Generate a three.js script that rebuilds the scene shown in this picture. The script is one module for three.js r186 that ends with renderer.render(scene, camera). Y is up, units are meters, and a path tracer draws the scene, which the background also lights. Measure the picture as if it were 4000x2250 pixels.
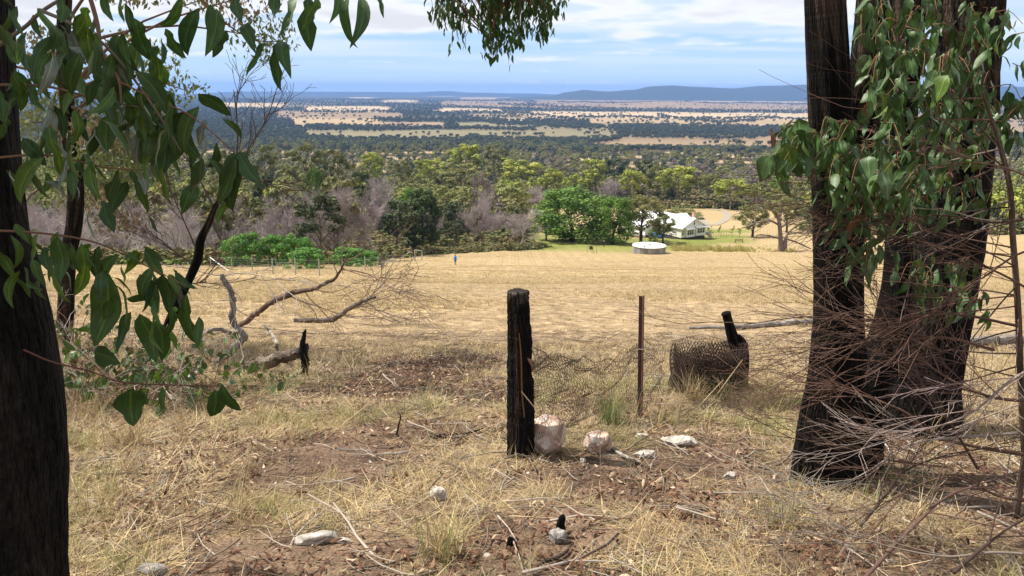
import * as THREE from 'three';
import { mergeGeometries, mergeVertices } from 'three/addons/utils/BufferGeometryUtils.js';

// ---------------------------------------------------------------- camera, sky, sun, exposure
const scene = new THREE.Scene();
const FOCAL = 1909.5, MIDX = 1288, MIDY = 724.5;             // survey units of the photograph: 2576 x 1449
const PITCH = THREE.MathUtils.degToRad(14.52), EYE = 1.6;
const camera = new THREE.PerspectiveCamera(2 * Math.atan(MIDY / FOCAL) * 180 / Math.PI, 16 / 9, 0.05, 80000);
camera.position.set(0, EYE, 0);
camera.rotation.order = 'YXZ';
camera.rotation.set(-PITCH, 0, THREE.MathUtils.degToRad(0.35));
const renderer = new THREE.WebGLRenderer({ antialias: true });
renderer.toneMapping = THREE.LinearToneMapping;
renderer.toneMappingExposure = 1.62;
renderer.shadowMap.enabled = true;

const SUN_EL = THREE.MathUtils.degToRad(54), SUN_AZ = THREE.MathUtils.degToRad(22);   // to the left, a little ahead of the camera
const sunDir = new THREE.Vector3(-Math.cos(SUN_EL) * Math.cos(SUN_AZ), Math.sin(SUN_EL), -Math.cos(SUN_EL) * Math.sin(SUN_AZ));
const sun = new THREE.DirectionalLight(new THREE.Color(1.0, 0.94, 0.83), 5.0);
sun.name = 'sun';
sun.position.copy(sunDir).multiplyScalar(300);
sun.target.position.set(0, 0, 0);
sun.castShadow = true;
sun.shadow.mapSize.set(4096, 4096);
Object.assign(sun.shadow.camera, { left: -260, right: 260, top: 260, bottom: -260, near: 1, far: 900 });
scene.add(sun, sun.target);

// ---------------------------------------------------------------- random numbers and noise
let seedState = 7;
function seed(n) { seedState = n | 0; }
function rnd() { seedState = (seedState + 0x6d2b79f5) | 0; let t = Math.imul(seedState ^ (seedState >>> 15), 1 | seedState); t = (t + Math.imul(t ^ (t >>> 7), 61 | t)) ^ t; return ((t ^ (t >>> 14)) >>> 0) / 4294967296; }
const rr = (a, b) => a + (b - a) * rnd();
const pick = (a) => a[Math.floor(rnd() * a.length)];
const gauss = () => (rnd() + rnd() + rnd() - 1.5) / 0.75;
const clamp = THREE.MathUtils.clamp, lerp = THREE.MathUtils.lerp, sstep = THREE.MathUtils.smoothstep;
function hash2(ix, iy) { let h = Math.imul(ix, 374761393) ^ Math.imul(iy, 668265263); h = Math.imul(h ^ (h >>> 13), 1274126177); return ((h ^ (h >>> 16)) >>> 0) / 4294967296; }
function noise(x, y, wrap = 0) {
  const ix = Math.floor(x), iy = Math.floor(y), fx = x - ix, fy = y - iy, u = fx * fx * (3 - 2 * fx), v = fy * fy * (3 - 2 * fy);
  const w = wrap ? (a) => ((a % wrap) + wrap) % wrap : (a) => a;
  const a = hash2(w(ix), w(iy)), b = hash2(w(ix + 1), w(iy)), c = hash2(w(ix), w(iy + 1)), d = hash2(w(ix + 1), w(iy + 1));
  return a + (b - a) * u + (c - a) * v + (a - b - c + d) * u * v;
}
function fbm(x, y, n = 4, wrap = 0) { let s = 0, a = 0.5, t = 0; for (let i = 0; i < n; i++) { s += a * noise(x + i * 17, y + i * 31, wrap); t += a; x *= 2; y *= 2; wrap *= 2; a *= 0.5; } return s / t; }

// ---------------------------------------------------------------- sky: pale blue air with a broken sheet of low cloud
{
  const W = 4096, H = 2048, data = new Float32Array(W * H * 4);
  for (let j = 0; j < H; j++) {
    const el = ((j + 0.5) / H - 0.5) * Math.PI, s = Math.sin(el), up = Math.max(0, s);
    const k = 1 - Math.pow(1 - up, 6);
    const air = [lerp(0.44, 0.16, k), lerp(0.72, 0.40, k), lerp(1.0, 0.86, k)];
    const low = [lerp(air[0], 0.68, Math.exp(-up * 12)), lerp(air[1], 0.86, Math.exp(-up * 12)), lerp(air[2], 1.02, Math.exp(-up * 12))];
    for (let i = 0; i < W; i++) {
      const az = (i + 0.5) / W * 2 * Math.PI, o = (j * W + i) * 4;
      let c = low, cov = 0, shade = 1;
      if (s > 0.004) {
        const dist = 1 / (s + 0.035), cx = Math.cos(az) * dist, cz = Math.sin(az) * dist;
        const big = fbm(cx * 0.55 + 41.3, cz * 0.55 + 9.2, 5), fine = fbm(cx * 2.2 + 3, cz * 2.2 + 8, 4);
        const d = big * 0.74 + fine * 0.26;
        const thr = lerp(0.64, 0.30, sstep(s, 0.028, 0.10));
        cov = sstep(d, thr, thr + 0.17) * 0.92;
        cov = Math.max(cov, 0.45 * sstep(fbm(cx * 0.3 + 5, cz * 0.9 + 2, 3), 0.30, 0.65) * sstep(s, 0.01, 0.06));
        shade = 1 - 0.22 * sstep(d, thr + 0.10, thr + 0.30);
      }
      for (let n = 0; n < 3; n++) data[o + n] = 0.66 * lerp(c[n], [1.06, 1.05, 1.07][n] * shade, cov);
      data[o + 3] = 1;
    }
  }
  const t = new THREE.DataTexture(data, W, H, THREE.RGBAFormat, THREE.FloatType);
  t.mapping = THREE.EquirectangularReflectionMapping; t.magFilter = THREE.LinearFilter; t.needsUpdate = true;
  scene.background = t; scene.environment = t;
}
scene.fog = new THREE.FogExp2(new THREE.Color(0.25, 0.47, 1.0), 5.5e-5);

const matte = (o) => new THREE.MeshPhysicalMaterial({ specularIntensity: 0.2, roughness: 0.95, ...o });   // dry, dull surfaces
// ---------------------------------------------------------------- naming helpers
const taken = new Map();
function numbered(name) { const n = taken.get(name) ?? 0; taken.set(name, n + 1); return n ? name + '_' + String(n).padStart(3, '0') : name; }
function tag(o, label, category, group, kind) { if (label) o.userData.label = label; if (category) o.userData.category = category; if (group) o.userData.group = group; if (kind) o.userData.kind = kind; return o; }
function mesh(name, geometry, material, parent = scene) {
  const m = new THREE.Mesh(geometry, material); m.name = parent === scene ? numbered(name) : name; m.castShadow = m.receiveShadow = true; parent.add(m); return m;
}
function base(name, label, category, group, p) { const g = new THREE.Group(); g.name = numbered(name); tag(g, label, category, group); if (p) g.position.copy(p); scene.add(g); return g; }
function copyOf(o, label) { const c = o.clone(); c.name = numbered(o.name.replace(/_\d{3}$/, '')); if (label) c.userData = { ...o.userData, label }; else c.userData = { ...o.userData }; scene.add(c); return c; }

// ---------------------------------------------------------------- the lie of the land
const PROFILE = [[-400, -60], [-30, -6.5], [0, 0], [5.2, 1.05], [20, 4.2], [132, 28.3], [175, 35.5], [220, 40.4], [398, 58.2], [700, 80], [1200, 105], [1800, 118], [2600, 120], [60000, 120]];
function fall(D) {
  if (D <= PROFILE[0][0]) return PROFILE[0][1];
  for (let i = 1; i < PROFILE.length; i++) if (D < PROFILE[i][0]) { const [a, b] = [PROFILE[i - 1], PROFILE[i]]; return lerp(a[1], b[1], (D - a[0]) / (b[0] - a[0])); }
  return 120;
}
const smoothFall = (D) => { const w = Math.max(0.4, Math.abs(D) * 0.09); return (fall(D - w) + fall(D - w * 0.5) + fall(D) + fall(D + w * 0.5) + fall(D + w)) / 5; };
function groundY(x, z) {
  const D = -z, r = Math.hypot(x, z), b = x / Math.max(30, D);
  let y = -smoothFall(D);
  y += (fbm(x * 0.9 + 50, z * 0.9, 3) - 0.5) * 0.10 * sstep(r, 0.5, 4) * (1 - sstep(r, 14, 40));
  y += (fbm(x * 0.06 + 7, z * 0.06, 3) - 0.5) * 0.9 * sstep(r, 14, 70) * (1 - sstep(r, 900, 1500));
  if (r > 3200) y += 34 * Math.exp(-Math.pow((b - 0.2) / 0.07, 2) - Math.pow((D - 7600) / 900, 2));      // low rise in the far plain
  return y;
}
// from a sighting in the photograph (px, py) and a distance ahead D to a point in the place
const CR = Math.cos(camera.rotation.z), SR = Math.sin(camera.rotation.z);
function ray(px, py) {
  const a = (px - MIDX) / FOCAL, b = (MIDY - py) / FOCAL, u = a * CR - b * SR, v = a * SR + b * CR;
  const d = new THREE.Vector3(u, v * Math.cos(PITCH) - Math.sin(PITCH), -Math.cos(PITCH) - v * Math.sin(PITCH));
  return d.multiplyScalar(-1 / d.z);
}
function at(px, py, D) { const d = ray(px, py); return new THREE.Vector3(d.x * D, EYE + d.y * D, -D); }
const span = (px, D) => px * D / FOCAL * 0.985;                          // metres for a length in the photograph at distance D
function hit(px, py, far = 60000) {
  const d = ray(px, py); let D = 1.2;
  for (let i = 0; i < 4000 && D < far; i++) { const gap = EYE + d.y * D - groundY(d.x * D, -D); if (gap <= 0.002) break; D += Math.max(0.004, gap * 0.8); }
  return new THREE.Vector3(d.x * D, groundY(d.x * D, -D), -D);
}
const onGround = (x, z, dy = 0) => new THREE.Vector3(x, groundY(x, z) + dy, z);
// ---------------------------------------------------------------- land cover
// fields of the plain: bearing from, bearing to (metres sideways per metre ahead), distance from, to, colour
const STRAW = [0.31, 0.235, 0.14], TAN = [0.235, 0.175, 0.11], GREENISH = [0.19, 0.168, 0.098], PALE = [0.40, 0.315, 0.205], PINKISH = [0.26, 0.19, 0.125];
const bear = (px, py) => { const d = ray(px, py); return d.x; };
const depth = (py) => { const d = ray(MIDX, py); return -121.6 / Math.min(d.y, -0.0026); };
const FIELDS = [
  [762, 982, 270, 284, PALE], [700, 1010, 285, 300, TAN], [735, 960, 300, 323, STRAW], [556, 718, 263, 275, PALE], [927, 1125, 308, 324, PINKISH], [770, 1240, 330, 355, GREENISH],
  [960, 1054, 253, 260, PALE], [883, 944, 247, 250, PALE], [1103, 1260, 273, 282, PALE], [1111, 1330, 255, 268, TAN], [1073, 1147, 241, 244, PALE], [1159, 1560, 308, 351, GREENISH],
  [1493, 1960, 338, 380, TAN], [1332, 2080, 280, 296, PALE], [1480, 2080, 294, 313, STRAW], [1345, 1720, 247, 272, TAN], [1420, 1560, 243, 247, PALE], [1691, 2100, 241, 247, PALE], [1740, 2100, 248, 255, STRAW],
  [1716, 2100, 258, 273, TAN], [1592, 1704, 388, 407, STRAW], [1235, 1330, 300, 306, PALE], [1560, 1700, 250, 254, PALE], [2080, 2700, 282, 330, TAN], [640, 700, 240, 243, PALE], [1160, 1330, 245, 251, STRAW],
].map(([x0, x1, y0, y1, c]) => ({ b0: bear(x0, y1), b1: bear(x1, y1), d0: depth(y1), d1: depth(y0), c }));
function fieldAt(x, z) {
  const D = -z; if (D < 1200) return null;
  const e = (fbm(x * 0.004, z * 0.004, 3) - 0.5), b = x / D + e * 0.02;
  const Dn = D * (1 + e * 0.06 + (x / D) * 0.02);
  for (const f of FIELDS) if (b > f.b0 && b < f.b1 && Dn > f.d0 && Dn < f.d1) return f.c;
  if (D > 2300 && D < 11000 && b > -0.30) { const g = fbm(x * 0.0011 + 60, z * 0.0045 + 7, 3), lim = b > 0.05 ? 0.55 : 0.64; if (g > lim) return g > lim + 0.06 ? STRAW : TAN; }
  return null;
}
const inBox = (v, a, b, soft) => sstep(v, a - soft, a + soft) * (1 - sstep(v, b - soft, b + soft));
// bare, trodden earth in the foreground, from sightings
const DIRT = [[900, 1150, 230, 62, 1], [720, 1195, 150, 40, 0.8], [1560, 1195, 300, 48, 0.95], [1020, 1100, 190, 26, 0.9], [1350, 1340, 190, 100, 0.8], [800, 1410, 330, 60, 0.85], [1780, 1160, 190, 55, 0.9], [1300, 1449, 360, 60, 0.85], [2300, 1180, 230, 110, 0.8], [2200, 1400, 260, 60, 0.6], [1100, 1290, 120, 30, 0.5], [1720, 1260, 120, 50, 0.6], [560, 1330, 110, 30, 0.4]].map(([px, py, rx, ry, k]) => {
  const p = hit(px, py), q = hit(px, py - ry), s = hit(px + rx, py); return { x: p.x, z: p.z, rx: Math.abs(s.x - p.x), rz: Math.abs(q.z - p.z) + 0.05, k };
});
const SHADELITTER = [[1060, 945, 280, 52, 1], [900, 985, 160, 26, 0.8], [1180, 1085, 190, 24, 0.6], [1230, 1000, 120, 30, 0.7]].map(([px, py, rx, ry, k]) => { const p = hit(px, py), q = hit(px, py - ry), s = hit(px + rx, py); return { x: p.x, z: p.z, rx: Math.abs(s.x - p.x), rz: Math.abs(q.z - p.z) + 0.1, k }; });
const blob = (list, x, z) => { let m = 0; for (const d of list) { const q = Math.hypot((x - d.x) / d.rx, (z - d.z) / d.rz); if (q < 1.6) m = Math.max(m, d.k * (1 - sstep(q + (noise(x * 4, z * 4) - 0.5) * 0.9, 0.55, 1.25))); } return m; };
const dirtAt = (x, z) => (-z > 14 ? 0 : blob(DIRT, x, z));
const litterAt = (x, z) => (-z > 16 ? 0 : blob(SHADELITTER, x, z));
const HOUSE = { D: 222, b: (1735 - MIDX) / FOCAL * 0.985 };
const houseX = HOUSE.b * HOUSE.D;
const lawnAt = (x, z) => { const D = -z, b = x / D; return Math.max(inBox(D, 184, 262, 5) * inBox(b, 0.02, 0.32, 0.02) * sstep(fbm(x * 0.05, z * 0.12, 3), 0.30, 0.52), 0.85 * inBox(D, 178, 212, 5) * inBox(b, 0.015, 0.21, 0.02)); };
// wooded ground beyond the paddock: everything left of the garden beyond the fence, and the slope below the house
const woodAt = (x, z) => {
  const D = -z, b = x / Math.max(D, 1);
  const edge = lerp(78, 196, sstep(b, -0.36, 0.0));                          // paddock's far edge
  const left = sstep(D, edge, edge + 12) * (1 - sstep(b, -0.005, 0.03));
  const back = sstep(D, 385, 420) * (1 - sstep(D, 1650, 1800));
  const right = sstep(b, 0.36, 0.44) * sstep(D, 230, 260) * (1 - sstep(D, 1650, 1800));
  return Math.max(left * (1 - sstep(D, 1650, 1800)), back, right);
};
function cover(x, z) {
  const D = -z, r = Math.hypot(x, z);
  const n1 = fbm(x * 0.35 + 3, z * 0.35, 4), n2 = fbm(x * 0.05 + 11, z * 0.09 + 4, r > 70 ? 2 : 4), n3 = fbm(x * 2.6, z * 2.6 + 20, 3);
  let c = [lerp(0.29, 0.39, n2), lerp(0.222, 0.295, n2), lerp(0.125, 0.165, n2)];          // dry grass
  const worn = sstep(fbm(x * 0.11 + 40, z * 0.2 + 13, 4), 0.44, 0.6) * (1 - sstep(r, 26, 60)) ;
  c = c.map((v, i) => lerp(v, [0.25, 0.185, 0.12][i] * lerp(0.85, 1.15, n1), worn * 0.75));
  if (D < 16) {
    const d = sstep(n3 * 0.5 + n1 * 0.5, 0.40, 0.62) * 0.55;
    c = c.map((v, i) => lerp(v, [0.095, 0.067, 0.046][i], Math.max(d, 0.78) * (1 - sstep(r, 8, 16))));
    const e = dirtAt(x, z); c = c.map((v, i) => lerp(v, [0.125, 0.085, 0.061][i] * lerp(0.75, 1.2, n3), e));
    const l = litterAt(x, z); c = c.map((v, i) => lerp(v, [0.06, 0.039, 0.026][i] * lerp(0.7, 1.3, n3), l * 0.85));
  }
  if (D > 60) {
    const L = lawnAt(x, z); c = c.map((v, i) => lerp(v, [lerp(0.13, 0.23, n2), lerp(0.17, 0.22, n2), lerp(0.04, 0.07, n2)][i], L));
    const w = woodAt(x, z), k = sstep(fbm(x * 0.025 + 70, z * 0.02, 3), 0.50, 0.66);
    c = c.map((v, i) => lerp(v, lerp([0.065, 0.06, 0.035][i], [0.34, 0.255, 0.15][i], k), w));
  }
  if (D > 1500) {
    const f = fieldAt(x, z), m = fbm(x * 0.003, z * 0.006, 3), t = sstep(D, 1500, 1800);
    const q = f ? f.map((v) => v * lerp(0.86, 1.12, m)) : [0.058, 0.066, 0.044].map((v) => v * lerp(0.6, 1.4, fbm(x * 0.01, z * 0.004, 3)));
    c = c.map((v, i) => lerp(v, q[i], t));
  }
  return c;
}
// belts of trees across the plain, followed by sight
const BELTS = [[[1160, 300], [1300, 312], [1500, 318], [1650, 328], [1800, 331], [1950, 338], [2080, 343], [2300, 346], 7], [[770, 321], [960, 326], [1120, 325], [1345, 328], 3.5], [[940, 302], [1080, 305], [1200, 303], [1330, 309], 4], [[1540, 347], [1640, 344], [1780, 348], [1900, 346], 3], [[755, 284], [880, 285], [1010, 283], 2.5], [[1250, 262], [1500, 272], [1800, 276], [2080, 280], 3.5], [[1330, 290], [1420, 296], [1560, 292], [1700, 297], [1900, 294], [2080, 298], 2], [[1400, 255], [1600, 258], [1850, 256], [2080, 259], 1.6], [[1650, 288], [1720, 300], [1800, 305], [1900, 302], 3], [[985, 262], [1150, 270], [1340, 276], 2.5], [[1170, 352], [1380, 360], [1500, 356], [1560, 349], 5]];
function sighted(x, z) { const t = Math.atan2(EYE + 120, -z), v = Math.tan(PITCH - t); return [MIDX + x / -z * (Math.cos(PITCH) + v * Math.sin(PITCH)) * FOCAL, MIDY - v * FOCAL]; }
function beltAt(x, z) {
  const [px, py] = sighted(x, z), w = (noise(px * 0.03, 4) - 0.5) * 5;
  for (const b of BELTS) { const h = b[b.length - 1]; for (let i = 0; i + 2 < b.length; i++) { const [p, q] = [b[i], b[i + 1]]; if (px >= p[0] && px < q[0]) { const y = lerp(p[1], q[1], (px - p[0]) / (q[0] - p[0])) + w; if (Math.abs(py - y) < h * (0.45 + 0.9 * noise(px * 0.06, h + 9))) return true; } } }
  return false;
}
// tileable detail: fine relief and tone of soil and dead grass
function makeTexture(size, f, srgb) {
  const d = new Uint8Array(size * size * 4);
  for (let j = 0; j < size; j++) for (let i = 0; i < size; i++) { const v = f(i / size, j / size), o = (j * size + i) * 4; for (let k = 0; k < 3; k++) d[o + k] = clamp(Math.round((v.length ? v[k] : v) * 255), 0, 255); d[o + 3] = 255; }
  const t = new THREE.DataTexture(d, size, size); t.wrapS = t.wrapT = THREE.RepeatWrapping; t.magFilter = THREE.LinearFilter; t.minFilter = THREE.LinearMipmapLinearFilter; t.generateMipmaps = true;
  if (srgb) t.colorSpace = THREE.SRGBColorSpace; t.needsUpdate = true; return t;
}
const soilTone = makeTexture(1024, (u, v) => { const a = fbm(u * 12, v * 12, 5, 12), b = noise(u * 300, v * 300, 300), s = noise(u * 60, v * 420, 60) * 0.5 + noise(u * 420, v * 60, 60) * 0.5; const t = 0.74 + (a - 0.5) * 0.5 + (b - 0.5) * 0.26 + (s - 0.5) * 0.24; return [t, t * 0.99, t * 0.975]; }, true);
const soilRelief = makeTexture(1024, (u, v) => clamp(0.5 + (fbm(u * 24 + 3, v * 24, 5, 24) - 0.5) * 0.9 + (noise(u * 256, v * 256, 256) - 0.5) * 0.25, 0, 1));
const groundMaterial = matte({ vertexColors: true, map: soilTone, bumpMap: soilRelief, bumpScale: 0.035, roughness: 1 });
{
  const angles = []; for (let a = -180; a < 180;) { angles.push(a); a += Math.abs(a) < 47 ? 0.24 : Math.abs(a) < 60 ? 1 : 5; }
  const radii = [0]; for (let r = 0.4; r < 23000; r *= 1.0178) radii.push(r);
  const P = [], C = [], U = [], I = [], na = angles.length;
  radii.forEach((r) => angles.forEach((deg) => {
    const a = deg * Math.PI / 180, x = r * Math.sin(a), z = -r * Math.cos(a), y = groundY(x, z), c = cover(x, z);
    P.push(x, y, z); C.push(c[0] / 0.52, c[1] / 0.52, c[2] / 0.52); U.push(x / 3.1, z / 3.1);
  }));
  for (let j = 0; j + 1 < radii.length; j++) for (let i = 0; i < na; i++) { const a = j * na + i, b = j * na + (i + 1) % na, c = a + na, d = b + na; if (j) I.push(a, b, d); I.push(a, d, c); }
  const g = new THREE.BufferGeometry(); g.setAttribute('position', new THREE.Float32BufferAttribute(P, 3)); g.setAttribute('color', new THREE.Float32BufferAttribute(C, 3)); g.setAttribute('uv', new THREE.Float32BufferAttribute(U, 2)); g.setIndex(I); g.computeVertexNormals();
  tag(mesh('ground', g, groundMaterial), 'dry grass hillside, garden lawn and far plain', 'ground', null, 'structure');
}
// ---------------------------------------------------------------- the blue range on the horizon: ridges of solid ground
function ridge(name, label, D, deep, tops, color) {
  const P = [], I = [], n = 160, m = 14, x0 = tops[0][0], x1 = tops[tops.length - 1][0];
  for (let i = 0; i <= n; i++) {
    const px = lerp(x0, x1, i / n); let k = 1; while (k < tops.length - 1 && px > tops[k][0]) k++;
    const [a, b] = [tops[k - 1], tops[k]], f = clamp((px - a[0]) / (b[0] - a[0]), 0, 1), py = lerp(a[1], b[1], f * f * (3 - 2 * f)), crest = at(px, py, D).y, x = at(px, py, D).x;
    for (let j = 0; j <= m; j++) { const t = j / m * 2 - 1, h = Math.cos(t * Math.PI / 2) ** 1.3, gully = (fbm(x * 0.0016 + 9, t * 3 + 4, 4) - 0.5) * 90 * (1 - Math.abs(t)) * Math.min(1, (crest + 122) / 120) * Math.min(1, Math.abs(t) * 3);
      P.push(x * (1 - t * 0.02), -122 + (crest + 122) * h + gully, -D + t * deep); }
  }
  for (let i = 0; i < n; i++) for (let j = 0; j < m; j++) { const a = i * (m + 1) + j, b = a + m + 1; I.push(a, a + 1, b, b, a + 1, b + 1); }
  const g = new THREE.BufferGeometry(); g.setAttribute('position', new THREE.Float32BufferAttribute(P, 3)); g.setIndex(I); g.computeVertexNormals();
  tag(mesh(name, g, matte({ color: new THREE.Color(...color), roughness: 1, side: THREE.DoubleSide })), label, 'hills', null, 'structure');
}
ridge('hills', 'long blue wooded range along the horizon at the right', 13500, 1500, [[1250, 247], [1385, 242], [1430, 232], [1470, 227], [1530, 230], [1590, 226], [1640, 217], [1690, 215], [1760, 219], [1840, 222], [1920, 216], [2040, 213], [2200, 208], [2400, 214], [2700, 222]], [0.045, 0.056, 0.04]);
ridge('hills', 'faint low hills beyond the middle of the plain', 20500, 1200, [[420, 240], [620, 230], [900, 231], [1040, 232], [1120, 229], [1180, 233], [1320, 235], [1420, 238], [1500, 240]], [0.05, 0.06, 0.045]);
// ---------------------------------------------------------------- building shapes: a soup of faces with colour and uv
class Soup {
  constructor() { this.p = []; this.c = []; this.u = []; this.i = []; this.n = 0; this.tint = [1, 1, 1]; }
  vert(x, y, z, u = 0, v = 0) { this.p.push(x, y, z); this.c.push(this.tint[0], this.tint[1], this.tint[2]); this.u.push(u, v); return this.n++; }
  quad(a, b, c, d) { const k = this.n; for (const q of [a, b, c, d]) this.vert(q.x, q.y, q.z, q === a || q === d ? 0 : 1, q === a || q === b ? 0 : 1); this.i.push(k, k + 1, k + 2, k, k + 2, k + 3); }
  tube(points, radii, sides = 5, { bump = null, cap = true, uv = 1, paint = null } = {}) {
    const n = points.length, k = this.n; let up = new THREE.Vector3(0.31, 0.2, 0.93), along = 0;
    const t = new THREE.Vector3(), s = new THREE.Vector3(), w = new THREE.Vector3();
    for (let i = 0; i < n; i++) {
      t.subVectors(points[Math.min(n - 1, i + 1)], points[Math.max(0, i - 1)]).normalize();
      s.crossVectors(up, t); if (s.lengthSq() < 1e-6) s.set(1, 0, 0); s.normalize(); w.crossVectors(t, s); up.copy(w);
      if (i) along += points[i].distanceTo(points[i - 1]);
      for (let j = 0; j <= sides; j++) {
        const a = (j % sides) / sides * 2 * Math.PI, f = bump ? bump(along, a, i / (n - 1)) : 1, r = radii[i] * f, ca = Math.cos(a) * r, sa = Math.sin(a) * r;
        if (paint) this.tint = paint(along, a, i / (n - 1));
        this.vert(points[i].x + s.x * ca + w.x * sa, points[i].y + s.y * ca + w.y * sa, points[i].z + s.z * ca + w.z * sa, j / sides * uv, along);
      }
    }
    const m = sides + 1;
    for (let i = 0; i + 1 < n; i++) for (let j = 0; j < sides; j++) { const a = k + i * m + j, b = a + 1; this.i.push(a, a + m, b, b, a + m, b + m); }
    if (cap) for (const [i, flip] of [[0, 1], [n - 1, 0]]) { const c = this.vert(points[i].x, points[i].y, points[i].z, 0.5, 0); for (let j = 0; j < sides; j++) { const a = k + i * m + j; if (flip) this.i.push(c, a, a + 1); else this.i.push(c, a + 1, a); } }
  }
  geometry(smooth = true) {
    const g = new THREE.BufferGeometry();
    g.setAttribute('position', new THREE.Float32BufferAttribute(this.p, 3)); g.setAttribute('color', new THREE.Float32BufferAttribute(this.c, 3)); g.setAttribute('uv', new THREE.Float32BufferAttribute(this.u, 2)); g.setIndex(this.i);
    g.computeVertexNormals(); return g;
  }
}
const V = (x, y, z) => new THREE.Vector3(x, y, z);
function curve(points, n) { const c = new THREE.CatmullRomCurve3(points, false, 'centripetal'); return c.getPoints(n); }
// a limb that wanders, tapers and divides; tips collects the ends
function limb(soup, p, dir, length, radius, o, level = 0, tips = null) {
  const steps = Math.max(2, Math.round((o.steps ?? 5) - level)), pts = [p.clone()], rad = [radius], d = dir.clone().normalize(), q = p.clone(), thin = o.thin ?? 0.35;
  for (let i = 1; i <= steps; i++) {
    d.x += gauss() * o.wander; d.y += gauss() * o.wander + (o.lift ?? 0); d.z += gauss() * o.wander; d.normalize();
    q.addScaledVector(d, length / steps); if (o.floor && q.y < o.floor(q.x, q.z)) { q.y = o.floor(q.x, q.z) + 0.01; d.y = Math.abs(d.y) * 0.5; }
    pts.push(q.clone()); rad.push(radius * lerp(1, thin, i / steps));
    if (level < o.levels && i >= (o.first ?? 2) - level * 0.5) {
      const k = o.kids[level] ?? 1, kn = Math.floor(k) + (rnd() < k % 1 ? 1 : 0);
      for (let j = 0; j < kn; j++) {
        const a = rnd() * Math.PI * 2, side = V(Math.cos(a), rr(-0.5, 0.5), Math.sin(a)), ang = rr(o.spread[0], o.spread[1]);
        const nd = d.clone().multiplyScalar(Math.cos(ang)).addScaledVector(side.addScaledVector(d, -side.dot(d)).normalize(), Math.sin(ang));
        limb(soup, q.clone(), nd, length * rr(o.shrink[0], o.shrink[1]), rad[i] * (o.kidRadius ?? 0.62), o, level + 1, tips);
      }
    }
  }
  soup.tube(pts, rad.map((r) => Math.max(r, o.minRadius ?? 0.0015)), level === 0 ? (o.sides ?? 6) : level === 1 ? Math.min(5, o.sides ?? 5) : 3, { cap: level < 2 });
  if (tips) tips.push({ p: q.clone(), d: d.clone(), level });
}
function tone(c, v = 0.2) { const k = 1 + gauss() * v; return [c[0] * k * (1 + gauss() * v * 0.25), c[1] * k, c[2] * k * (1 + gauss() * v * 0.3)]; }
const leafMaterial = new THREE.MeshPhysicalMaterial({ vertexColors: true, roughness: 0.95, side: THREE.DoubleSide, transmission: 0.2, thickness: 0, specularIntensity: 0.4 });
const barkTone = makeTexture(512, (u, v) => { const f = fbm(u * 24, v * 5, 4, 5), k = noise(u * 64, v * 24, 8); return clamp(0.82 + (f - 0.5) * 0.8 + (k - 0.5) * 0.25, 0.2, 1); }, true);
const barkRelief = makeTexture(512, (u, v) => { const f = 1 - Math.abs(fbm(u * 16, v * 4, 4, 4) * 2 - 1) * 2; return clamp(f, 0, 1); });
const woodMaterial = matte({ vertexColors: true, roughness: 0.95 });
const greyWood = woodMaterial;

// crown: clumps of small leaf faces round limb ends; r = clump radius, s = leaf-clump face size
function foliage(soup, clumps, { count, size, palette, droop = 0.3, flat = 0.7, around = true, wide = [0.6, 0.95] }) {
  const a = V(), b = V(), n = V(), total = clumps.reduce((t, c) => t + c.r * c.r, 0);
  for (const c of clumps) {
    const hue = pick(palette), m = Math.max(4, Math.round(count * c.r * c.r / total));
    for (let i = 0; i < m; i++) {
      n.set(gauss(), gauss(), gauss()).normalize(); const k = c.r * Math.pow(rnd(), 0.42);
      const x = c.p.x + n.x * k, y = c.p.y + n.y * k * flat, z = c.p.z + n.z * k;
      if (around) { const f = V(n.x + gauss() * 0.45, n.y + 0.25 + gauss() * 0.45, n.z + gauss() * 0.45).normalize(); a.set(gauss(), gauss() - droop, gauss()); a.addScaledVector(f, -a.dot(f)).normalize(); b.crossVectors(f, a); } else { a.set(gauss(), gauss() * 0.7 - droop, gauss()).normalize(); b.set(gauss(), gauss(), gauss()); b.addScaledVector(a, -b.dot(a)).normalize(); }
      const s = size * rr(0.55, 1.3), w = s * rr(wide[0], wide[1]); a.multiplyScalar(s * 0.5); b.multiplyScalar(w * 0.5);
      soup.tint = tone(hue, 0.22);
      const o = V(x, y, z); soup.quad(o.clone().sub(a), o.clone().add(b).addScaledVector(a, -0.1), o.clone().add(a), o.clone().sub(b).addScaledVector(a, 0.1));
    }
  }
}
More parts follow.
